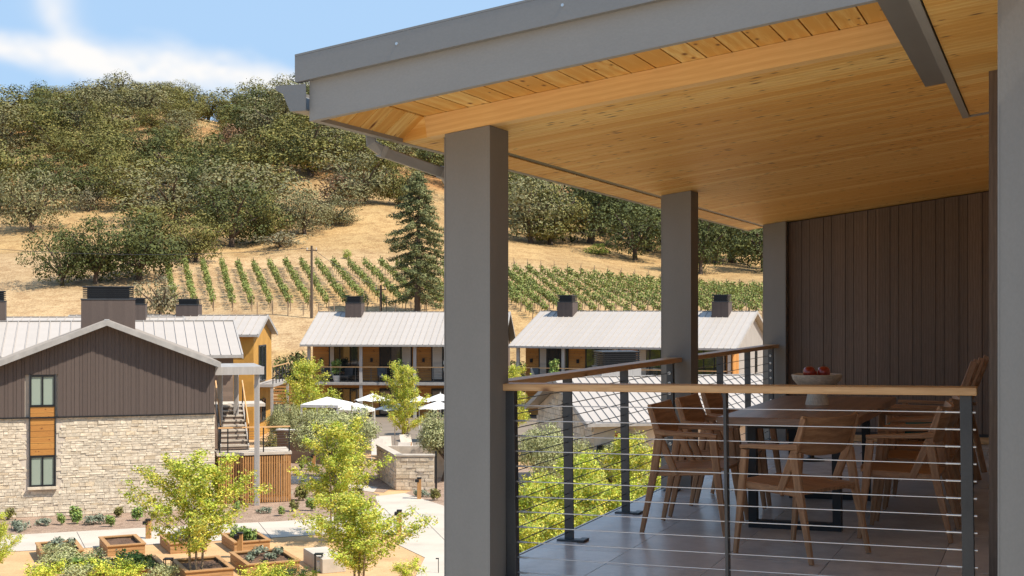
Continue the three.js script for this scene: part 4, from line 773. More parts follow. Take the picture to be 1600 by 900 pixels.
// porch pieces stand on the ground beside the stone house
{
  const post = (px, py, top, label) => { const p = onGround(px, py), k = -p.z / F, h = (py - top) * k; single('porch_post', box(0.17, h, 0.17, 0, h / 2, 0, { grain: 'y' }), M.post, label, 'post', p, 'porch posts of the stone house'); };
  post(401.5, 790, 580, 'tall grey porch post in front of the slatted screen');
  post(369, 772, 578, 'tall grey porch post beside the outdoor stair');
  post(344, 775, 578, 'tall grey porch post against the stone house corner');
  const phi = R(-16.9), dx = dirX(phi), A = onGround(341, 789), r = RNG(17);
  const o = thing('slatted_screen', 'brown timber slat screen under the stair landing', 'screen', A); o.rotation.y = -phi;
  const W = 2.72, Hh = 1.83;
  for (let i = 0; i < 30; i++) part(o, 'slat', box(0.055, Hh - 0.05, 0.035, 0.03 + i * (W / 30), (Hh - 0.05) / 2 + 0.03, 0, { grain: 'y', tl: 1.6, tw: 1.1, r, n: 8 }), M.fence);
  for (let i = 0; i < 12; i++) part(o, 'slat', box(0.035, Hh - 0.05, 0.055, W + 0.01, (Hh - 0.05) / 2 + 0.03, -0.08 - i * 0.14, { grain: 'y', tl: 1.6, tw: 1.1, r, n: 8 }), M.fence);
  part(o, 'rail', box(W, 0.06, 0.04, W / 2, 0.25, -0.045), M.fence); part(o, 'rail', box(W, 0.06, 0.04, W / 2, Hh - 0.3, -0.045), M.fence);
  part(o, 'back_panel', box(W, Hh - 0.2, 0.04, W / 2, Hh / 2, -1.6), M.siding);
  const l = thing('stair_landing', 'concrete stair landing with dark cable guard above the slat screen', 'landing', A.clone().add(V(0, Hh + 0.02, 0))); l.rotation.y = -phi;
  part(l, 'landing_slab', box(W + 0.1, 0.10, 1.8, W / 2, 0.05, -0.85), M.concrete);
  for (const x of [0.06, 0.36, 1.7, 2.68]) part(l, 'guard_post', box(0.045, 0.95, 0.045, x, 0.57, -0.04), M.black);
  part(l, 'guard_rail', box(W, 0.05, 0.07, W / 2, 1.06, -0.04, { r, n: 4 }), M.rail);
  for (let i = 0; i < 8; i++) part(l, 'guard_cable', rod(V(0.06, 0.2 + i * 0.1, -0.04), V(2.68, 0.2 + i * 0.1, -0.04), 0.006, 5), M.steel);
  const st = thing('outdoor_stair', 'grey outdoor stair with wooden handrails rising beside the stone house', 'stair', A.clone().addScaledVector(dx, 0.15).add(V(0, Hh + 0.13, 0))); st.rotation.y = -phi;
  for (let i = 0; i < 9; i++) { part(st, 'step', box(1.0, 0.06, 0.32, 0.55, 0.17 * (i + 1), -1.1 - 0.28 * i), M.concrete); part(st, 'riser', box(0.98, 0.11, 0.03, 0.55, 0.17 * (i + 1) - 0.085, -0.98 - 0.28 * i), M.siding); }
  for (const x of [0.02, 1.08]) { part(st, 'stringer', bar([V(x, 0.05, -0.95), V(x, 1.62, -3.5)], [[0.05, 0.26]], V(1, 0, 0)), M.post); part(st, 'handrail', bar([V(x, 1.0, -0.95), V(x, 2.55, -3.5)], [[0.05, 0.06]], V(1, 0, 0), { r }), M.rail); for (let i = 0; i < 3; i++) part(st, 'handrail_post', box(0.04, 0.95, 0.04, x, 0.55 + 0.7 * i, -1.05 - 1.15 * i), M.black); }
  part(st, 'upper_landing', box(2.2, 0.12, 1.6, 0.9, 1.55, -4.2), M.concrete);
}
// ---- long house behind the stone house
{
  const phi = R(-17), ax = dirX(phi), rr = at(365, 502, 62), L = 17, c = V(rr.x, 0, rr.z).addScaledVector(ax, -L / 2);
  const o = houseThing('long_house', 'long house with broad pale standing seam roof behind the stone house', c, -phi);
  house(o, { L: L - 0.7, D: 7.4, eave: 5.42, ridge: 6.86, oe: 0.5, og: 0.35, pw: 0.45, wallM: M.siding });
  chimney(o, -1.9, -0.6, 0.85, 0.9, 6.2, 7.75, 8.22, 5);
}
{
  const phi = R(-10), ax = dirX(phi), rr = at(288, 495.5, 74), L = 18, c = V(rr.x, 0, rr.z).addScaledVector(ax, -L / 2);
  const o = houseThing('rear_house', 'house whose ridge shows as a thin strip over the long pale roof', c, -phi);
  house(o, { L: L - 0.7, D: 6.4, eave: 5.7, ridge: 6.95, oe: 0.5, og: 0.35, pw: 0.45, wallM: M.siding });
  chimney(o, 6.5, 0.2, 0.95, 1.0, 6.5, 7.65, 8.0, 4);
}
// ---- ochre gabled house
{
  const L = 11, D = 5.6, o = houseThing('ochre_house', 'house with ochre gable wall and small balcony beside the pale roofs', V(-14.6 - L / 2, 0, -78), 0);
  const H = house(o, { L, D, eave: 5.95, ridge: 7.02, oe: 0.3, og: 0.3, pw: 0.45, wallM: M.yellow });
  chimney(o, 1.1, -0.3, 1.3, 1.0, 6.4, 7.62, 7.98, 4);
  const face = (w, y, z) => { w.position.set(L / 2 + 0.02, y, z); w.rotation.y = Math.PI / 2; };
  windowPart(o, 'balcony_door', 2.1, 2.1, w => face(w, 4.25, 0.3), 2, M.steel, M.glass); windowPart(o, 'window', 1.8, 1.3, w => face(w, 1.5, 0.3), 2, M.steel, M.glass);
  const bl = part(o, 'balcony', box(1.1, 0.16, 5.4, L / 2 + 0.56, 3.06, 0), M.post);
  for (let i = 0; i < 6; i++) part(bl, 'guard_post', box(0.05, 1.0, 0.05, L / 2 + 1.06, 3.62, -2.6 + i * 1.04), M.steel);
  part(bl, 'guard_rail', box(0.07, 0.05, 5.4, L / 2 + 1.06, 4.13, 0), M.rail);
  for (let i = 0; i < 5; i++) part(bl, 'guard_cable', rod(V(L / 2 + 1.06, 3.3 + i * 0.16, -2.6), V(L / 2 + 1.06, 3.3 + i * 0.16, 2.6), 0.008, 4), M.steel);
  for (const z of [-2.6, 2.6]) part(bl, 'balcony_post', box(0.14, 3.0, 0.14, L / 2 + 1.0, 1.5, z), M.post);
}
// ---- two-storey guest houses with wood fronts and a long balcony
function guestHouse(name, label, cornerPx, d0, phi, L, run, eave, ridge, fl, bays, posts, chim, gable) {
  const ax = dirX(phi), dep = V(-Math.sin(phi), 0, Math.cos(phi)).negate();        // dep: away from the viewer
  const e = at(cornerPx, HY, d0), c = V(e.x, 0, e.z).addScaledVector(ax, L / 2).addScaledVector(dep, run);
  const o = houseThing(name, label, c, -phi), D = 2 * run - 0.8, og = 0.4, Lb = L - 2 * og, r = RNG(Math.floor(cornerPx));
  const H = house(o, { L: Lb, D, eave, ridge, oe: 0.4, og, pw: 0.42, wallM: M.siding, front: D / 2 - 1.7 });
  const zf = D / 2 - 1.7, y2 = fl;
  // orange board front, each storey
  const fr = part(o, 'timber_front', box(Lb - 0.04, y2 - 0.15, 0.04, 0, (y2 - 0.15) / 2, zf + 0.022), M.grout);
  for (const [ya, yb] of [[0.1, y2 - 0.25], [y2 + 0.02, eave - 0.02]]) { const n = Math.round((yb - ya) / 0.18); for (let i = 0; i < n; i++) part(fr, 'front_board', box(Lb - 0.06, (yb - ya) / n - 0.012, 0.03, 0, ya + (i + 0.5) * (yb - ya) / n, zf + 0.06, { tl: 3.2, tw: 1.4, r, n: 8 }), M.orange); }
  const sl = part(o, 'balcony_slab', box(Lb, 0.2, 1.75, 0, y2 - 0.1, zf + 0.90), M.post);
  part(sl, 'balcony_edge', box(Lb, 0.16, 0.05, 0, y2 - 0.09, D / 2 + 0.08), M.eave);
  const n = bays.length, X0 = -L / 2;      // bays and posts are given in metres from the roof corner
  for (const q of posts) part(o, 'veranda_post', box(0.2, eave - 0.08, 0.2, X0 + q, (eave - 0.08) / 2, D / 2 - 0.06, { grain: 'y' }), M.post);
  bays.forEach(([q, w], i) => {
    const x = X0 + q;
    windowPart(o, 'sliding_door', w, eave - y2 - 0.12, p => p.position.set(x, (eave + y2) / 2 - 0.03, zf + 0.13), 3, M.black, M.glass, 0.07);
    windowPart(o, 'sliding_door', w, y2 - 0.6, p => p.position.set(x, (y2 - 0.6) / 2 + 0.1, zf + 0.13), 3, M.black, M.glass, 0.07);
    const nc = 4 + Math.floor(r() * 7); part(o, 'curtain', (() => { const g = []; for (let k = 0; k < nc; k++) g.push(box(0.07, eave - y2 - 0.35, 0.03 + 0.02 * (k % 2), x + (i % 2 ? 1 : -1) * (w / 2 - 0.12 - k * 0.065), (eave + y2) / 2 - 0.03, zf + 0.155)); return g; })(), M.sling);
    part(o, 'wall_lamp', box(0.16, 0.26, 0.14, x - w / 2 - 0.55, y2 + 1.45, zf + 0.14), M.black);
  });
  const gd = part(o, 'balcony_guard', box(Lb, 0.06, 0.09, 0, y2 + 1.03, D / 2 - 0.0), M.rail);
  for (let i = 0; i <= n * 3; i++) part(gd, 'guard_post', box(0.04, 1.0, 0.04, -Lb / 2 + 0.1 + i * (Lb - 0.2) / (n * 3), y2 + 0.5, D / 2 - 0.0), M.steel);
  for (let i = 0; i < 8; i++) part(gd, 'guard_cable', rod(V(-Lb / 2, y2 + 0.12 + i * 0.11, D / 2 - 0.0), V(Lb / 2, y2 + 0.12 + i * 0.11, D / 2 - 0.0), 0.006, 4), M.steel);
  for (const x of chim) { chimney(o, x, 0.55, 1.15, 1.15, ridge - 0.6, ridge + 0.62, ridge + 1.12, 4); }
  if (gable) {   // boarded gable end
    const X = Lb / 2; for (let z = -D / 2, k = 0; z < zf - 0.05; k++) { const w = k % 2 ? 0.14 : 0.24, z1 = Math.min(zf, z + w), t = k % 2 ? 0.03 : 0.04, tp = q => ridge - H.slope * Math.abs(q) - 0.2; part(o, 'gable_board', hexa([[X, 0, z1 - 0.012], [X + t, 0, z1 - 0.012], [X + t, 0, z], [X, 0, z]], [[X, tp(z1), z1 - 0.012], [X + t, tp(z1), z1 - 0.012], [X + t, tp(z), z], [X, tp(z), z]], { grain: 'y', tl: 2, tw: 1.2, r, n: 8 }), [M.post, M.eave][k % 2]); z = z1; }
    windowPart(o, 'window', 0.5, 1.5, q => { q.position.set(X + 0.07, y2 + 1.4, -1.2); q.rotation.y = Math.PI / 2; }, 1, M.black, M.glass);
    const ed = part(o, 'end_fin', box(0.06, eave - 0.1, 1.7, X + 0.02, (eave - 0.1) / 2, zf + 0.9), M.orange);
  }
  return o;
}
guestHouse('guest_house', 'two storey timber fronted guest house behind the white parasols', 469, 90, R(4), 13.8, 6.0, 4.97, 7.16, 2.42, [[2.68, 2.25], [6.2, 2.25], [9.8, 2.25], [12.4, 1.2]], [0.5, 4.07, 7.75, 11.3, 13.3], [-4.2, 4.2]);
guestHouse('guest_house', 'two storey timber fronted guest house with grey boarded gable end', 795, 90, R(22), 15.6, 6.2, 4.88, 7.22, 2.38, [[2.5, 2.15], [6.0, 2.4], [9.7, 2.4], [13.3, 2.2]], [0.5, 3.75, 7.4, 11.2, 15.0], [-5.6, 5.5], true);
// balcony furniture of the guest houses
{
  const G = leaves(RNG(88), [...Array(8)].map((_, i) => { const q = RNG(i + 70); return [(q() - 0.5) * 0.5, 0.75 + 0.7 * q(), (q() - 0.5) * 0.5, 0.25, 0.3]; }), 700, 0.14, PAL.herb, { shell: 0.2, flat: 1 });
  const pot = (px, py, d, label) => { const o = thing('potted_plant', label, 'potted plant', at(px, py, d), 'potted plants on the balconies'); part(o, 'pot', new THREE.LatheGeometry([[0.001, 0], [0.2, 0], [0.27, 0.45], [0.24, 0.45], [0.22, 0.4], [0.001, 0.4]].map(p => new THREE.Vector2(...p)), 20), M.white); part(o, 'foliage', G, LEAF); };
  const seat = (px, py, d, turn, label) => { const o = thing('balcony_chair', label, 'chair', at(px, py, d), 'balcony lounge chairs'); o.rotation.y = turn; part(o, 'seat', rbox(0.6, 0.12, 0.6, 0.03, 0, 0.38, 0), M.steel); const b = rbox(0.6, 0.55, 0.1, 0.03, 0, 0.28, 0); b.rotateX(-0.25); b.translate(0, 0.42, -0.3); part(o, 'backrest', b, M.steel); for (const [x, z] of [[-1, -1], [1, -1], [1, 1], [-1, 1]]) part(o, 'leg', box(0.05, 0.33, 0.05, x * 0.26, 0.165, z * 0.26), M.black); };
  pot(526, 597, 90.6, 'white pot with a leafy plant on the balcony behind the parasols'); seat(511, 597, 90.8, 0.4, 'dark lounge chair on the balcony beside the white pot'); seat(541, 597, 90.6, -0.4, 'dark lounge chair on the balcony between pot and post');
  seat(598, 597, 90.2, 0.3, 'dark lounge chair on the balcony before the middle glass door'); pot(622, 597, 90.0, 'white pot with a leafy plant before the middle glass door');
  seat(838, 598, 89, 0.3, 'dark lounge chair on the balcony of the grey gabled guest house'); pot(866, 598, 88.4, 'white pot with a leafy plant on the balcony of the grey gabled guest house');
}
// ---- low stone building with louvred chimney
{
  const phi = R(-14), ax = dirX(phi), dep = V(Math.sin(phi), 0, -Math.cos(phi)), e = at(917, 661, 50), L = 16, run = 4.6, eave = 3.12, ridge = 4.62;
  const c = V(e.x, 0, e.z).addScaledVector(ax, L / 2).addScaledVector(dep, run);
  const o = houseThing('low_house', 'low stone house with bright standing seam roof below the side railing', c, -phi), D = 2 * run - 1.0, Lb = L - 0.9, r = RNG(3);
  const H = house(o, { L: Lb, D, eave, ridge, oe: 0.5, og: 0.45, pw: 0.34, wallM: M.plaster });
  const X = -Lb / 2, list = []; let y = 0;
  while (y < ridge - 0.35) { const h = 0.16 + 0.12 * r(); for (let z = -D / 2; z < D / 2;) { const w = 0.25 + 0.45 * r(), z1 = Math.min(D / 2, z + w), tp = Math.min(ridge - H.slope * Math.abs(z), ridge - H.slope * Math.abs(z1)) - 0.3; if (y + h < tp) list.push([z, z1, y, y + h]); z = z1; } y += h; }
  const sw = part(o, 'stone_gable', box(0.02, eave - 0.3, D, X - 0.006, (eave - 0.3) / 2, 0), M.plaster);
  list.slice(0, 300).forEach(([z0, z1, y0, y1], i) => part(sw, 'stone', box(0.05 + 0.04 * r(), y1 - y0 - 0.014, z1 - z0 - 0.014, X - 0.03, (y0 + y1) / 2, (z0 + z1) / 2, { tl: 1.1, tw: 1.1, r, n: 9 }), M.stones[Math.floor(r() * 6)]));
  const lv = part(o, 'gable_louvre', box(0.06, 0.75, 0.36, X - 0.08, 3.35, 0.3), M.steel); for (let i = 0; i < 6; i++) part(lv, 'louvre_blade', box(0.05, 0.05, 0.34, X - 0.115, 3.05 + i * 0.12, 0.3), M.black);
  windowPart(o, 'window', 0.9, 1.0, q => { q.position.set(-Lb / 2 + 0.55, 1.75, D / 2 + 0.03); }, 1, M.black, M.glass);
  part(o, 'warning_plate', box(0.34, 0.17, 0.03, -Lb / 2 + 1.0, 2.62, D / 2 + 0.03), M.red);
  chimney(o, -4.75, -1.6, 1.75, 1.3, 3.6, 4.95, 5.62, 7, M.post);
}

// ------------------------------------------------------------------ garden trees, shrubs
function youngTree(seed, h, w, n, pal, leaf, stems = 2) {
  const r = RNG(seed), blobs = [], tr = [];
  for (let s = 0; s < stems; s++) {
    const ox = (s - (stems - 1) / 2) * 0.14, top = V(ox * 3 + (r() - 0.5) * 0.5, h * (0.97 - 0.14 * s), (r() - 0.5) * 0.5), mid = V(ox * 1.5, h * 0.5, 0.05);
    tr.push(rod(V(ox, -0.1, 0), mid, 0.035, 6, 0.025), rod(mid, top, 0.025, 5, 0.008));
    const nb = 13; for (let i = 0; i < nb; i++) {
      const t = 0.22 + 0.76 * i / nb, a = i * 2.4 + r() + s, L = w * 0.5 * (1.08 - Math.pow(t, 1.6)) * (0.45 + 0.75 * r()) + 0.08, y = h * t, b = V(lerp(ox, top.x, t), y, lerp(0, top.z, t)), e = V(b.x + Math.cos(a) * L, y + L * (0.55 + 0.5 * r()), b.z + Math.sin(a) * L);
      tr.push(rod(b, e, 0.012, 4, 0.004));
      const m = 2 + Math.ceil(L * 3.2); for (let j = 1; j <= m; j++) { const k = j / m; blobs.push([lerp(b.x, e.x, k) + (r() - 0.5) * 0.12, lerp(b.y, e.y, k), lerp(b.z, e.z, k) + (r() - 0.5) * 0.12, 0.16 + 0.20 * r(), 0.14 + 0.16 * r()]); }
    }
    blobs.push([top.x, top.y, top.z, 0.15, 0.3]);
  }
  return { crown: leaves(r, blobs, n, leaf, pal, { flat: 1.2, up: 0.2, shell: 0.15, droop: 0.4, aspect: 0.72, spread: 1.4 }), trunk: cat(tr) };
}
const YT = [youngTree(1, 3.6, 3.0, 19000, PAL.lime, 0.066, 3), youngTree(2, 4.2, 2.9, 19000, PAL.lime, 0.066, 3), youngTree(3, 3.2, 3.1, 19000, PAL.lime, 0.066, 3), youngTree(4, 3.6, 2.7, 16000, PAL.lime, 0.066, 3)];
function young(k, px, py, toppy, d, sc, label, group) {
  const p = d ? V((px - 800) / F * d, 0, -d) : onGround(px, py), dd = -p.z, h = CAMY - (toppy - HY) / F * dd, H0 = [3.7, 4.35, 3.35, 3.7][k];
  treeThing('young_tree', YT[k], label, group, p, px * 0.7, h / H0 * sc, h / H0, LEAFT, M.barkPale);
}
young(0, 306, 905, 712, 0, 1.18, 'yellow green young tree with several stems among the raised beds');
young(1, 522, 848, 652, 0, 1.1, 'tall yellow green young tree with a stake beside the olive tree');
young(2, 560, 930, 770, 0, 1.25, 'spreading yellow green young tree growing over the bollard path');
young(0, -18, 925, 800, 0, 0.9, 'yellow green young tree half out of view beside the planting boxes');
young(3, 478, 0, 562, 72, 0.9, 'bright green young tree in front of the ochre balcony');
young(1, 632, 0, 566, 68, 0.85, 'bright pointed young tree rising between the parasols');
young(1, 804, 0, 566, 70, 0.8, 'young tree peeping out beside the corner column');
for (const [k, px, top, d, s] of [[2, 836, 748, 33, 1.0], [0, 905, 712, 36, 1.05], [1, 985, 672, 39, 1.1], [1, 1040, 690, 40, 1.1], [3, 880, 790, 30, 1.1], [2, 955, 752, 33, 1.15], [3, 822, 812, 29, 1.0], [0, 1020, 745, 35, 1.1]])
  young(k, px, 0, top, d, s, 'yellow green tree growing below the terrace edge', 'trees below the terrace');
// olives
function oliveGeo(seed, n) {
  const r = RNG(seed), blobs = [], tr = [rod(V(0, -0.1, 0), V(-0.25, 0.7, 0), 0.2, 8, 0.15)];
  for (let i = 0; i < 7; i++) { const a = i * 0.9 + r(), L = 0.7 + 0.6 * r(), e = V(-0.3 + Math.cos(a) * L, 1.6 + 0.7 * r(), Math.sin(a) * L); tr.push(rod(V(-0.25, 0.7, 0), e, 0.09, 5, 0.03)); for (let j = 0; j < 5; j++) blobs.push([e.x * (0.6 + 0.6 * r()) + (r() - 0.5) * 0.8, e.y + (r() - 0.45) * 0.9, e.z * (0.6 + 0.6 * r()) + (r() - 0.5) * 0.8, 0.42 + 0.3 * r(), 0.38 + 0.24 * r()]); }
  return { crown: leaves(r, blobs, n, 0.10, PAL.olive, { flat: 1.0, up: 0.3, shell: 0.4, aspect: 0.32 }), trunk: cat(tr) };
}
const OLV = [oliveGeo(11, 24000), oliveGeo(12, 24000)];
function oliveTree(k, px, py, w, h, label) { const p = onGround(px, py), s = -p.z / F; treeThing('olive_tree', OLV[k], label, null, p, px, w * s / 3.5, h * s / 2.95, LEAF, M.bark); }
oliveTree(0, 512, 752, 150, 116, 'silvery olive tree with leaning trunk behind the tall young tree');
oliveTree(1, 694, 752, 120, 116, 'silvery olive tree by the low stone enclosure');
oliveTree(1, 437, 712, 62, 84, 'silvery olive shrub behind the outdoor stair');
oliveTree(0, 852, 815, 120, 150, 'silvery olive tree in front of the low stone house');
oliveTree(1, 960, 790, 130, 118, 'silvery olive bush under the bright roof edge');
// dark shrubs between the houses and the slope
{
  const r = RNG(91), G = [oakGeo(501, PAL.oakDark, 4, 3.6, 3000, 0.08, 0.24), oakGeo(502, PAL.oak, 4, 3.4, 3000, 0.08, 0.24)];
  const sh = (k, px, py, d, w, h, label) => { const x = (px - 800) / F * d, z = -d, y = ground(x, z), s = d / F; treeThing('garden_shrub', G[k], label, null, V(x, y, z), px, w * s / 4.2, h * s / 3.8, LEAF, M.bark, 'shrub'); };
  sh(0, 456, 560, 100, 74, 92, 'dark rounded tree between the ochre house and the guest house');
  sh(1, 82, 492, 128, 52, 38, 'green bush on the slope behind the boarded chimney');
  sh(0, 812, 520, 104, 64, 62, 'dark tree beside the roof end of the grey gabled guest house');
  sh(1, 425, 640, 66, 30, 46, 'small green shrub by the outdoor stair foot');
  sh(1, 545, 640, 78, 40, 56, 'leafy shrub in front of the guest house ground floor');
  sh(0, 470, 640, 70, 52, 40, 'dark shrub beside the white canopy');
}
// small plants in the mulch bed
{
  const mkp = (seed, pal, w, h, n, s) => { const r = RNG(seed), b = []; for (let i = 0; i < 9; i++) b.push([(r() - 0.5) * w * 0.6, h * (0.3 + 0.3 * r()), (r() - 0.5) * w * 0.6, w * 0.24, h * 0.36]); return leaves(r, b, n, s, pal, { shell: 0.2, flat: 1, up: 0.6, aspect: 0.35 }); };
  const kinds = [[mkp(1, PAL.herb, 0.42, 0.55, 420, 0.11), 'small bright green tuft in the mulch bed', 'bright tufts in the mulch bed'], [mkp(2, PAL.sage, 0.75, 0.34, 520, 0.10), 'low grey green sage mound in the mulch bed', 'sage mounds in the mulch bed'], [mkp(3, PAL.oak, 0.4, 0.5, 380, 0.10), 'small dark green shrub in the mulch bed', 'dark shrubs in the mulch bed']];
  const put = (k, px, py, s = 1) => { const [g, l, gr] = kinds[k], p = onGround(px, py, 0.01); const o = single('small_plant', g, LEAF, l, 'plant', p, gr); o.scale.setScalar(s); o.rotation.y = px; };
  for (const a of [[2, 16, 812, 1.1], [1, 31, 829, 1.2], [1, 66, 821, .9], [0, 97, 820, .9], [0, 117, 812, 1.1], [0, 120, 819, 1], [1, 152, 819, 1.25], [0, 173, 823, .9], [2, 186, 808, 1], [0, 214, 814, 1.1], [2, 240, 812, .8], [0, 262, 806, .8], [1, 300, 806, .9], [1, 330, 810, 1], [0, 372, 800, .9], [1, 412, 802, .8], [0, 438, 806, .8], [2, 458, 799, 1.1], [0, 487, 798, 1.1], [2, 470, 782, 1.6], [2, 505, 775, 1.6], [1, 440, 774, 1.2], [0, 470, 735, 1], [1, 486, 730, 1], [2, 560, 775, 1], [0, 610, 742, 1], [2, 680, 782, 1.2], [1, 660, 776, 1]]) put(...a);
}
{
  const mk = (seed, pal, n) => { const r = RNG(seed), b = [], st = []; for (let i = 0; i < 16; i++) { const a = r() * 6.28, q = 0.45 * Math.sqrt(r()), h = 0.35 + 0.5 * r(); b.push([Math.cos(a) * q, h, Math.sin(a) * q, 0.14 + 0.1 * r(), 0.2 + 0.12 * r()]); st.push(rod(V(0, 0, 0), V(Math.cos(a) * q, h, Math.sin(a) * q), 0.008, 4, 0.004)); } return { crown: leaves(r, b, n, 0.06, pal, { shell: 0.1, flat: 1.2, up: 0.3, aspect: 0.5, spread: 1.5 }), trunk: cat(st) }; };
  const G = [mk(1, PAL.lime, 2600), mk(2, PAL.olive, 2600), mk(3, PAL.herb, 2600)];
  const L = [['wispy yellow green perennial in front of the raised beds', 'yellow green perennials'], ['wispy grey green perennial in front of the raised beds', 'grey green perennials'], ['leafy green perennial in front of the raised beds', 'green perennials']];
  for (const [k, px, py, sc] of [[1, 96, 905, 1.2], [0, 118, 912, 1.1], [1, 140, 902, 1.2], [2, 158, 908, 1.0], [0, 172, 916, 1.2], [1, 112, 922, 1.1], [2, 215, 905, 0.9], [0, 200, 920, 1.0], [1, 250, 918, 1.0], [0, 60, 925, 1.2], [1, 88, 890, 1.2], [0, 432, 912, 1.0], [0, 410, 925, 1.1], [2, 455, 918, 0.9], [0, 640, 905, 0.9], [0, 470, 930, 1.0]]) treeThing('perennial', G[k], L[k][0], L[k][1], onGround(px, py), px, sc, sc * 0.62, LEAF, M.bark, 'plant');
}
// ------------------------------------------------------------------ raised beds
{
  const th = R(25), r = RNG(66), herbs = [leaves(RNG(5), [...Array(14)].map((_, i) => { const q = RNG(i + 9); return [(q() - 0.5) * 1.0, 0.1 + 0.16 * q(), (q() - 0.5) * 1.6, 0.2, 0.2]; }), 1500, 0.10, PAL.herb, { shell: 0.2, flat: 1 }), leaves(RNG(6), [...Array(9)].map((_, i) => { const q = RNG(i + 29); return [(q() - 0.5) * 1.0, 0.06 + 0.1 * q(), (q() - 0.5) * 1.6, 0.16, 0.12]; }), 700, 0.09, PAL.sage, { shell: 0.2, flat: 1 })];
  const bed = (px, py, w, l, plant, label) => {         // px, py: near left foot of the box
    const o = thing('raised_bed', label, 'planter', onGround(px, py), 'raised wooden beds'); o.rotation.y = th; const h = 0.30, t = 0.05;
    for (let i = 0; i < 2; i++) { const y = h / 2 * i + h / 4; part(o, 'side_plank', box(w, h / 2 - 0.008, t, w / 2, y, 0, { tl: 2.4, tw: 0.8, r, n: 4 }), M.planter); part(o, 'side_plank', box(w, h / 2 - 0.008, t, w / 2, y, -l, { tl: 2.4, tw: 0.8, r, n: 4 }), M.planter); part(o, 'side_plank', box(t, h / 2 - 0.008, l - t - 0.004, t / 2, y, -l / 2, { grain: 'z', tl: 2.4, tw: 0.8, r, n: 4 }), M.planter); part(o, 'side_plank', box(t, h / 2 - 0.008, l - t - 0.004, w - t / 2, y, -l / 2, { grain: 'z', tl: 2.4, tw: 0.8, r, n: 4 }), M.planter); }
    part(o, 'cap_board', box(w + 0.06, 0.035, 0.13, w / 2, h + 0.018, 0.0, { tl: 2.4, tw: 0.8, r, n: 4 }), M.planter); part(o, 'cap_board', box(w + 0.06, 0.035, 0.13, w / 2, h + 0.018, -l, { tl: 2.4, tw: 0.8, r, n: 4 }), M.planter);
    part(o, 'cap_board', box(0.13, 0.035, l - 0.135, 0.035, h + 0.018, -l / 2, { grain: 'z', tl: 2.4, tw: 0.8, r, n: 4 }), M.planter); part(o, 'cap_board', box(0.13, 0.035, l - 0.135, w - 0.035, h + 0.018, -l / 2, { grain: 'z', tl: 2.4, tw: 0.8, r, n: 4 }), M.planter);
    const sg = new THREE.PlaneGeometry(w - 0.12, l - 0.12, 10, 12); const sp = sg.attributes.position; for (let i = 0; i < sp.count; i++) sp.setZ(i, (vn(sp.getX(i) * 5 + px, sp.getY(i) * 5) - 0.5) * 0.08); sg.rotateX(-Math.PI / 2); sg.computeVertexNormals(); sg.translate(w / 2, h - 0.07, -l / 2); part(o, 'soil', sg, M.soil);
    if (plant >= 0) { const p = o.localToWorld ? (o.updateMatrixWorld(), o.localToWorld(V(w / 2, h - 0.05, -l / 2))) : null; const q = single('bed_planting', herbs[plant], LEAF, 'leafy planting filling the ' + label.replace('raised wooden bed', 'raised bed'), 'plants', p); q.rotation.y = th; q.scale.set(w / 1.35, 1, l / 2.0); }
  };
  bed(66, 881, 1.15, 1.8, 1, 'raised wooden bed with dark gravelly soil nearest the stone house window');
  bed(168, 870, 1.1, 1.7, -1, 'raised wooden bed with bare brown soil beside the path');
  bed(266, 866, 1.1, 1.7, 1, 'raised wooden bed behind the multi stemmed young tree');
  bed(366, 864, 1.1, 1.7, 0, 'raised wooden bed full of greens in front of the slat screen');
  bed(386, 900, 1.5, 2.0, 1, 'raised wooden bed with dark soil beside the white bench block');
  bed(180, 912, 1.4, 2.0, 0, 'raised wooden bed overflowing with bright green leaves');
  bed(290, 912, 1.3, 1.9, -1, 'raised wooden bed next to the black lantern');
  bed(84, 918, 1.4, 2.0, 0, 'raised wooden bed with tall mixed herbs by the gravel walk');
}
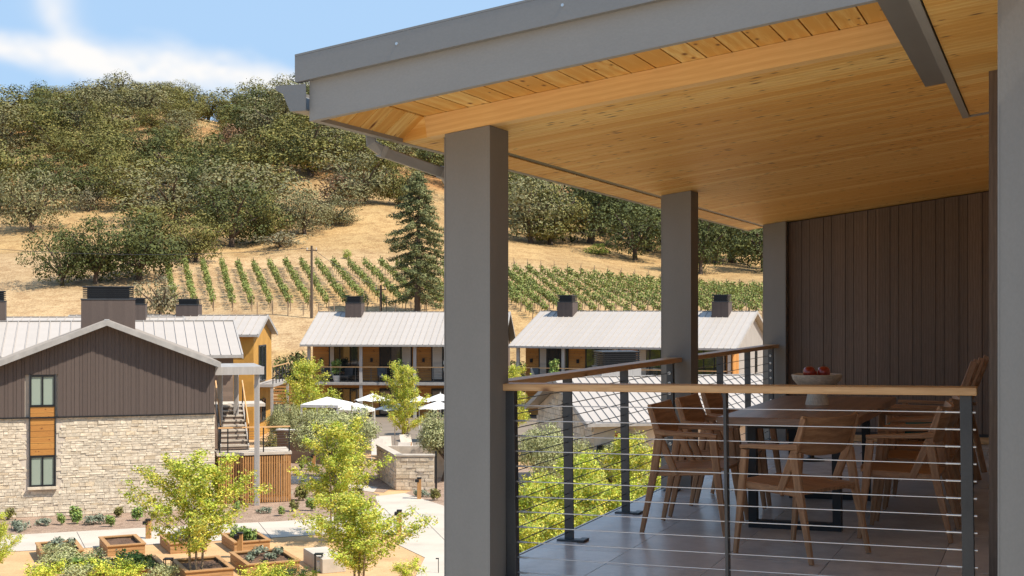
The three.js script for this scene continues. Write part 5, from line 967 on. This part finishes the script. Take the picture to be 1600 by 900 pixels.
// ------------------------------------------------------------------ garden furniture and small structures
{
  const bollard = (px, py, h, label) => { const p = onGround(px, py); const o = thing('bollard_light', label, 'bollard', p, 'wooden bollard lights'); part(o, 'post', box(0.15, h, 0.15, 0, h / 2, 0, { grain: 'y', tl: 1.2, tw: 0.8 }), M.fence); part(o, 'cap', box(0.17, 0.05, 0.17, 0, h + 0.026, 0), M.black); part(o, 'lamp_head', box(0.15, 0.10, 0.24, -0.08, h - 0.07, 0.02), M.black); };
  bollard(655, 780, 0.80, 'wooden bollard light at the corner of the stone enclosure'); bollard(624, 836, 0.78, 'wooden bollard light in the middle of the plaza tree pit');
  bollard(490, 735, 0.7, 'wooden bollard light beside the olive trunk'); bollard(457, 716, 0.7, 'wooden bollard light behind the slat screen'); bollard(232, 842, 0.6, 'short wooden bollard light beside the path'); bollard(375, 872, 0.72, 'wooden bollard light between two raised beds');
  const lantern = (px, py, label) => { const o = thing('garden_lantern', label, 'lantern', onGround(px, py), 'black frame lanterns'); for (const [x, z] of [[-1, -1], [1, -1], [1, 1], [-1, 1]]) part(o, 'frame_leg', box(0.022, 0.5, 0.022, x * 0.1, 0.25, z * 0.1), M.black); part(o, 'base', box(0.24, 0.025, 0.24, 0, 0.013, 0), M.black); part(o, 'top', box(0.24, 0.03, 0.24, 0, 0.515, 0), M.black); part(o, 'candle', new THREE.CylinderGeometry(0.055, 0.055, 0.28, 16).translate(0, 0.166, 0), M.white); };
  lantern(498, 894, 'black frame lantern in front of the white bench block'); lantern(263, 902, 'black frame lantern between the raised beds');
  const bb = thing('bench_block', 'long white concrete bench block beside the lantern', 'bench', onGround(508, 896)); bb.rotation.y = R(25); part(bb, 'seat_block', rbox(0.7, 0.42, 1.9, 0.02, 0.25, 0.21, -0.9), M.concrete); part(bb, 'plinth', box(0.62, 0.03, 1.8, 0.25, 0.015, -0.9), M.grout);
  single('path_stake', [rod(V(0, 0, 0), V(0, 0.42, 0), 0.012, 6), box(0.09, 0.03, 0.03, -0.03, 0.42, 0)], M.black, 'thin black path light stake by the corner column', 'path light', onGround(685, 896));
  // stone enclosure
  const phi = R(2), A = onGround(619, 766), o = thing('stone_enclosure', 'low square stone enclosure with pale concrete cap', 'wall', A), r = RNG(12); o.rotation.y = -phi;
  const wall = (name, l, turn, x, z) => { const w = part(o, name, box(l, 1.38, 0.22, l / 2, 0.69, -0.13), M.plaster); w.position.set(x, 0, z); w.rotation.y = turn;
    for (let y = 0.02; y < 1.34;) { const h = 0.11 + 0.09 * r(); for (let xx = 0; xx < l - 0.05;) { const q = Math.min(l - xx, 0.2 + 0.35 * r()), t = 0.03 + 0.05 * r(); part(w, 'stone', box(q - 0.012, Math.min(h, 1.36 - y) - 0.012, t, xx + q / 2, y + h / 2, -0.02 + t / 2, { tl: 1.1, tw: 1.1, r, n: 9 }), M.stones[Math.floor(r() * 6)]); xx += q; } y += h; }
    part(w, 'cap', box(l + 0.08, 0.07, 0.36, l / 2, 1.43, -0.11), M.concrete); return w; };
  wall('front_wall', 1.55, 0, 0, 0); wall('left_wall', 4.2, R(-72), -1.31, -4.0);
  const bk = part(o, 'back_wall', box(3.0, 1.38, 0.2, 0.3, 0.69, -4.2), M.plaster); part(o, 'gate_post', box(0.08, 1.6, 0.1, 1.63, 0.8, -0.1), M.black);
  // parasols and loungers by the pool
  const par = (() => { const g = new THREE.Group(); const rad = 1.28, hb = 2.42, ht = 2.82, n = 8;
    for (let i = 0; i < n; i++) { const a = i / n * 6.283, b = (i + 1) / n * 6.283, p = q => [Math.cos(q) * rad, hb, Math.sin(q) * rad], P = p(a), Q = p(b), t = [0, ht, 0], gg = new THREE.BufferGeometry(); const m = [(P[0] + Q[0]) / 2 * 0.97, hb + 0.05, (P[2] + Q[2]) / 2 * 0.97]; gg.setAttribute('position', new THREE.Float32BufferAttribute([...t, ...m, ...P, ...t, ...Q, ...m], 3)); gg.setAttribute('uv', new THREE.Float32BufferAttribute([0, 0, 1, 0, 1, 1, 0, 0, 0, 1, 1, 1], 2)); gg.computeVertexNormals(); part(g, 'canopy_panel', gg, M.canvas); part(g, 'rib', rod(V(0, ht - 0.03, 0), V(P[0] * 0.98, hb - 0.01, P[2] * 0.98), 0.012, 4), M.white); }
    part(g, 'pole', rod(V(0, 0, 0), V(0, ht + 0.08, 0), 0.03, 8), M.white); part(g, 'base', new THREE.CylinderGeometry(0.28, 0.3, 0.08, 20).translate(0, 0.04, 0), M.concrete); return g; })();
  const parasol = (px, py, d, w, label) => { const c = par.clone(); c.name = numbered('parasol'); const s = w * d / F / 2.5, p = at(px, py, d); c.position.set(p.x, 0, p.z); const h = p.y; c.scale.set(s, h / 2.85, s); c.rotation.y = px; scene.add(c); tag(c, label, 'parasol', 'white parasols by the pool'); };
  parasol(582, 614, 74, 58, 'white parasol standing before the guest house glass doors'); parasol(617, 628, 69, 66, 'white parasol over the beige loungers, in front of the pointed tree'); parasol(688, 614, 74, 56, 'white parasol partly behind the corner column, back row'); parasol(684, 626, 69, 70, 'white parasol partly behind the corner column, front row'); parasol(655, 618, 78, 44, 'white parasol half hidden behind the pointed young tree');
  const cab = (px, py, d, w, label) => { const p = at(px, py, d), W = w * d / F, o = thing('canopy_tent', label, 'canopy', V(p.x, 0, p.z), 'white cabana canopies'); o.rotation.y = R(-15); const h = p.y, hd = W * 0.5; const roof = new THREE.BufferGeometry(); const c = [[-hd, h - 0.34, hd], [hd, h - 0.34, hd], [hd, h - 0.34, -hd], [-hd, h - 0.34, -hd]], t = [0, h, 0], v = []; for (let i = 0; i < 4; i++) v.push(...c[i], ...c[(i + 1) % 4], ...t); roof.setAttribute('position', new THREE.Float32BufferAttribute(v, 3)); roof.setAttribute('uv', new THREE.Float32BufferAttribute([...Array(12)].flatMap((_, i) => [i % 3, (i * 0.3) % 1]), 2)); roof.computeVertexNormals(); part(o, 'canopy_roof', roof, M.canvas); for (const [x, , z] of c) part(o, 'canopy_post', box(0.08, h - 0.35, 0.08, x * 0.96, (h - 0.35) / 2, z * 0.96), M.white); part(o, 'valance', [box(2 * hd, 0.14, 0.02, 0, h - 0.41, hd), box(0.02, 0.14, 2 * hd, -hd, h - 0.41, 0), box(0.02, 0.14, 2 * hd, hd, h - 0.41, 0)], M.canvas); };
  cab(511, 620, 68, 62, 'white cabana canopy beside the bright young tree'); cab(556, 629, 70, 46, 'smaller white cabana canopy next to the parasols');
  const lounger = (px, py, d, turn, label) => { const p = at(px, py, d), o = thing('pool_lounger', label, 'lounger', V(p.x, 0.012, p.z), 'beige pool loungers'); o.rotation.y = turn; part(o, 'seat', rbox(0.62, 0.05, 1.2, 0.02, 0, 0.36, 0.25), M.sling); const b = rbox(0.62, 0.05, 0.8, 0.02, 0, 0, -0.4); b.rotateX(0.95); b.translate(0, 0.36, -0.35); part(o, 'backrest', b, M.sling); for (const [x, z] of [[-1, 0.8], [1, 0.8], [-1, -0.3], [1, -0.3]]) part(o, 'leg', box(0.04, 0.34, 0.04, x * 0.28, 0.17, z), M.white); };
  lounger(604, 668, 66, 0.2, 'beige lounger under the parasol, back row'); lounger(626, 682, 63, -0.15, 'beige lounger in front of the others, nearest the stone enclosure'); lounger(640, 670, 67, 0.4, 'beige lounger beside a wooden post'); lounger(590, 676, 65, 0.1, 'beige lounger next to the olive crown'); lounger(668, 690, 62, 0.3, 'beige lounger close to the second olive tree');
  single('timber_post', box(0.14, 1.0, 0.14, 0, 0.5, 0, { grain: 'y' }), M.fence, 'short timber post beside the loungers', 'post', V(...at(641, 683, 64).toArray().map((v, i) => i === 1 ? 0.01 : v)));
  // timber fence and dark terrace wall behind the trees
  const f = thing('board_fence', 'horizontal brown board fence between the ochre house and the guest house', 'fence', V((437 - 800) / F * 82, 0, -82)); for (let i = 0; i < 7; i++) part(f, 'fence_board', box(2.3, 0.14, 0.03, 0.6, 1.6 + i * 0.2, 0, { r, n: 8, tl: 2, tw: 1.2 }), M.fence); for (const x of [-0.5, 0.6, 1.7]) part(f, 'fence_post', box(0.12, 3.0, 0.12, x, 1.5, -0.06, { grain: 'y' }), M.fence);
  const tw = thing('terrace_wall', 'dark low wall with white coping beside the olive tree', 'wall', V((455 - 800) / F * 64, 0, -64)); tw.rotation.y = R(-20); part(tw, 'wall_body', box(4.6, 1.55, 0.25, 1.6, 0.78, 0, {}), M.siding); part(tw, 'coping', box(4.7, 0.07, 0.36, 1.6, 1.59, 0), M.white);
}
renderer.render(scene, camera);
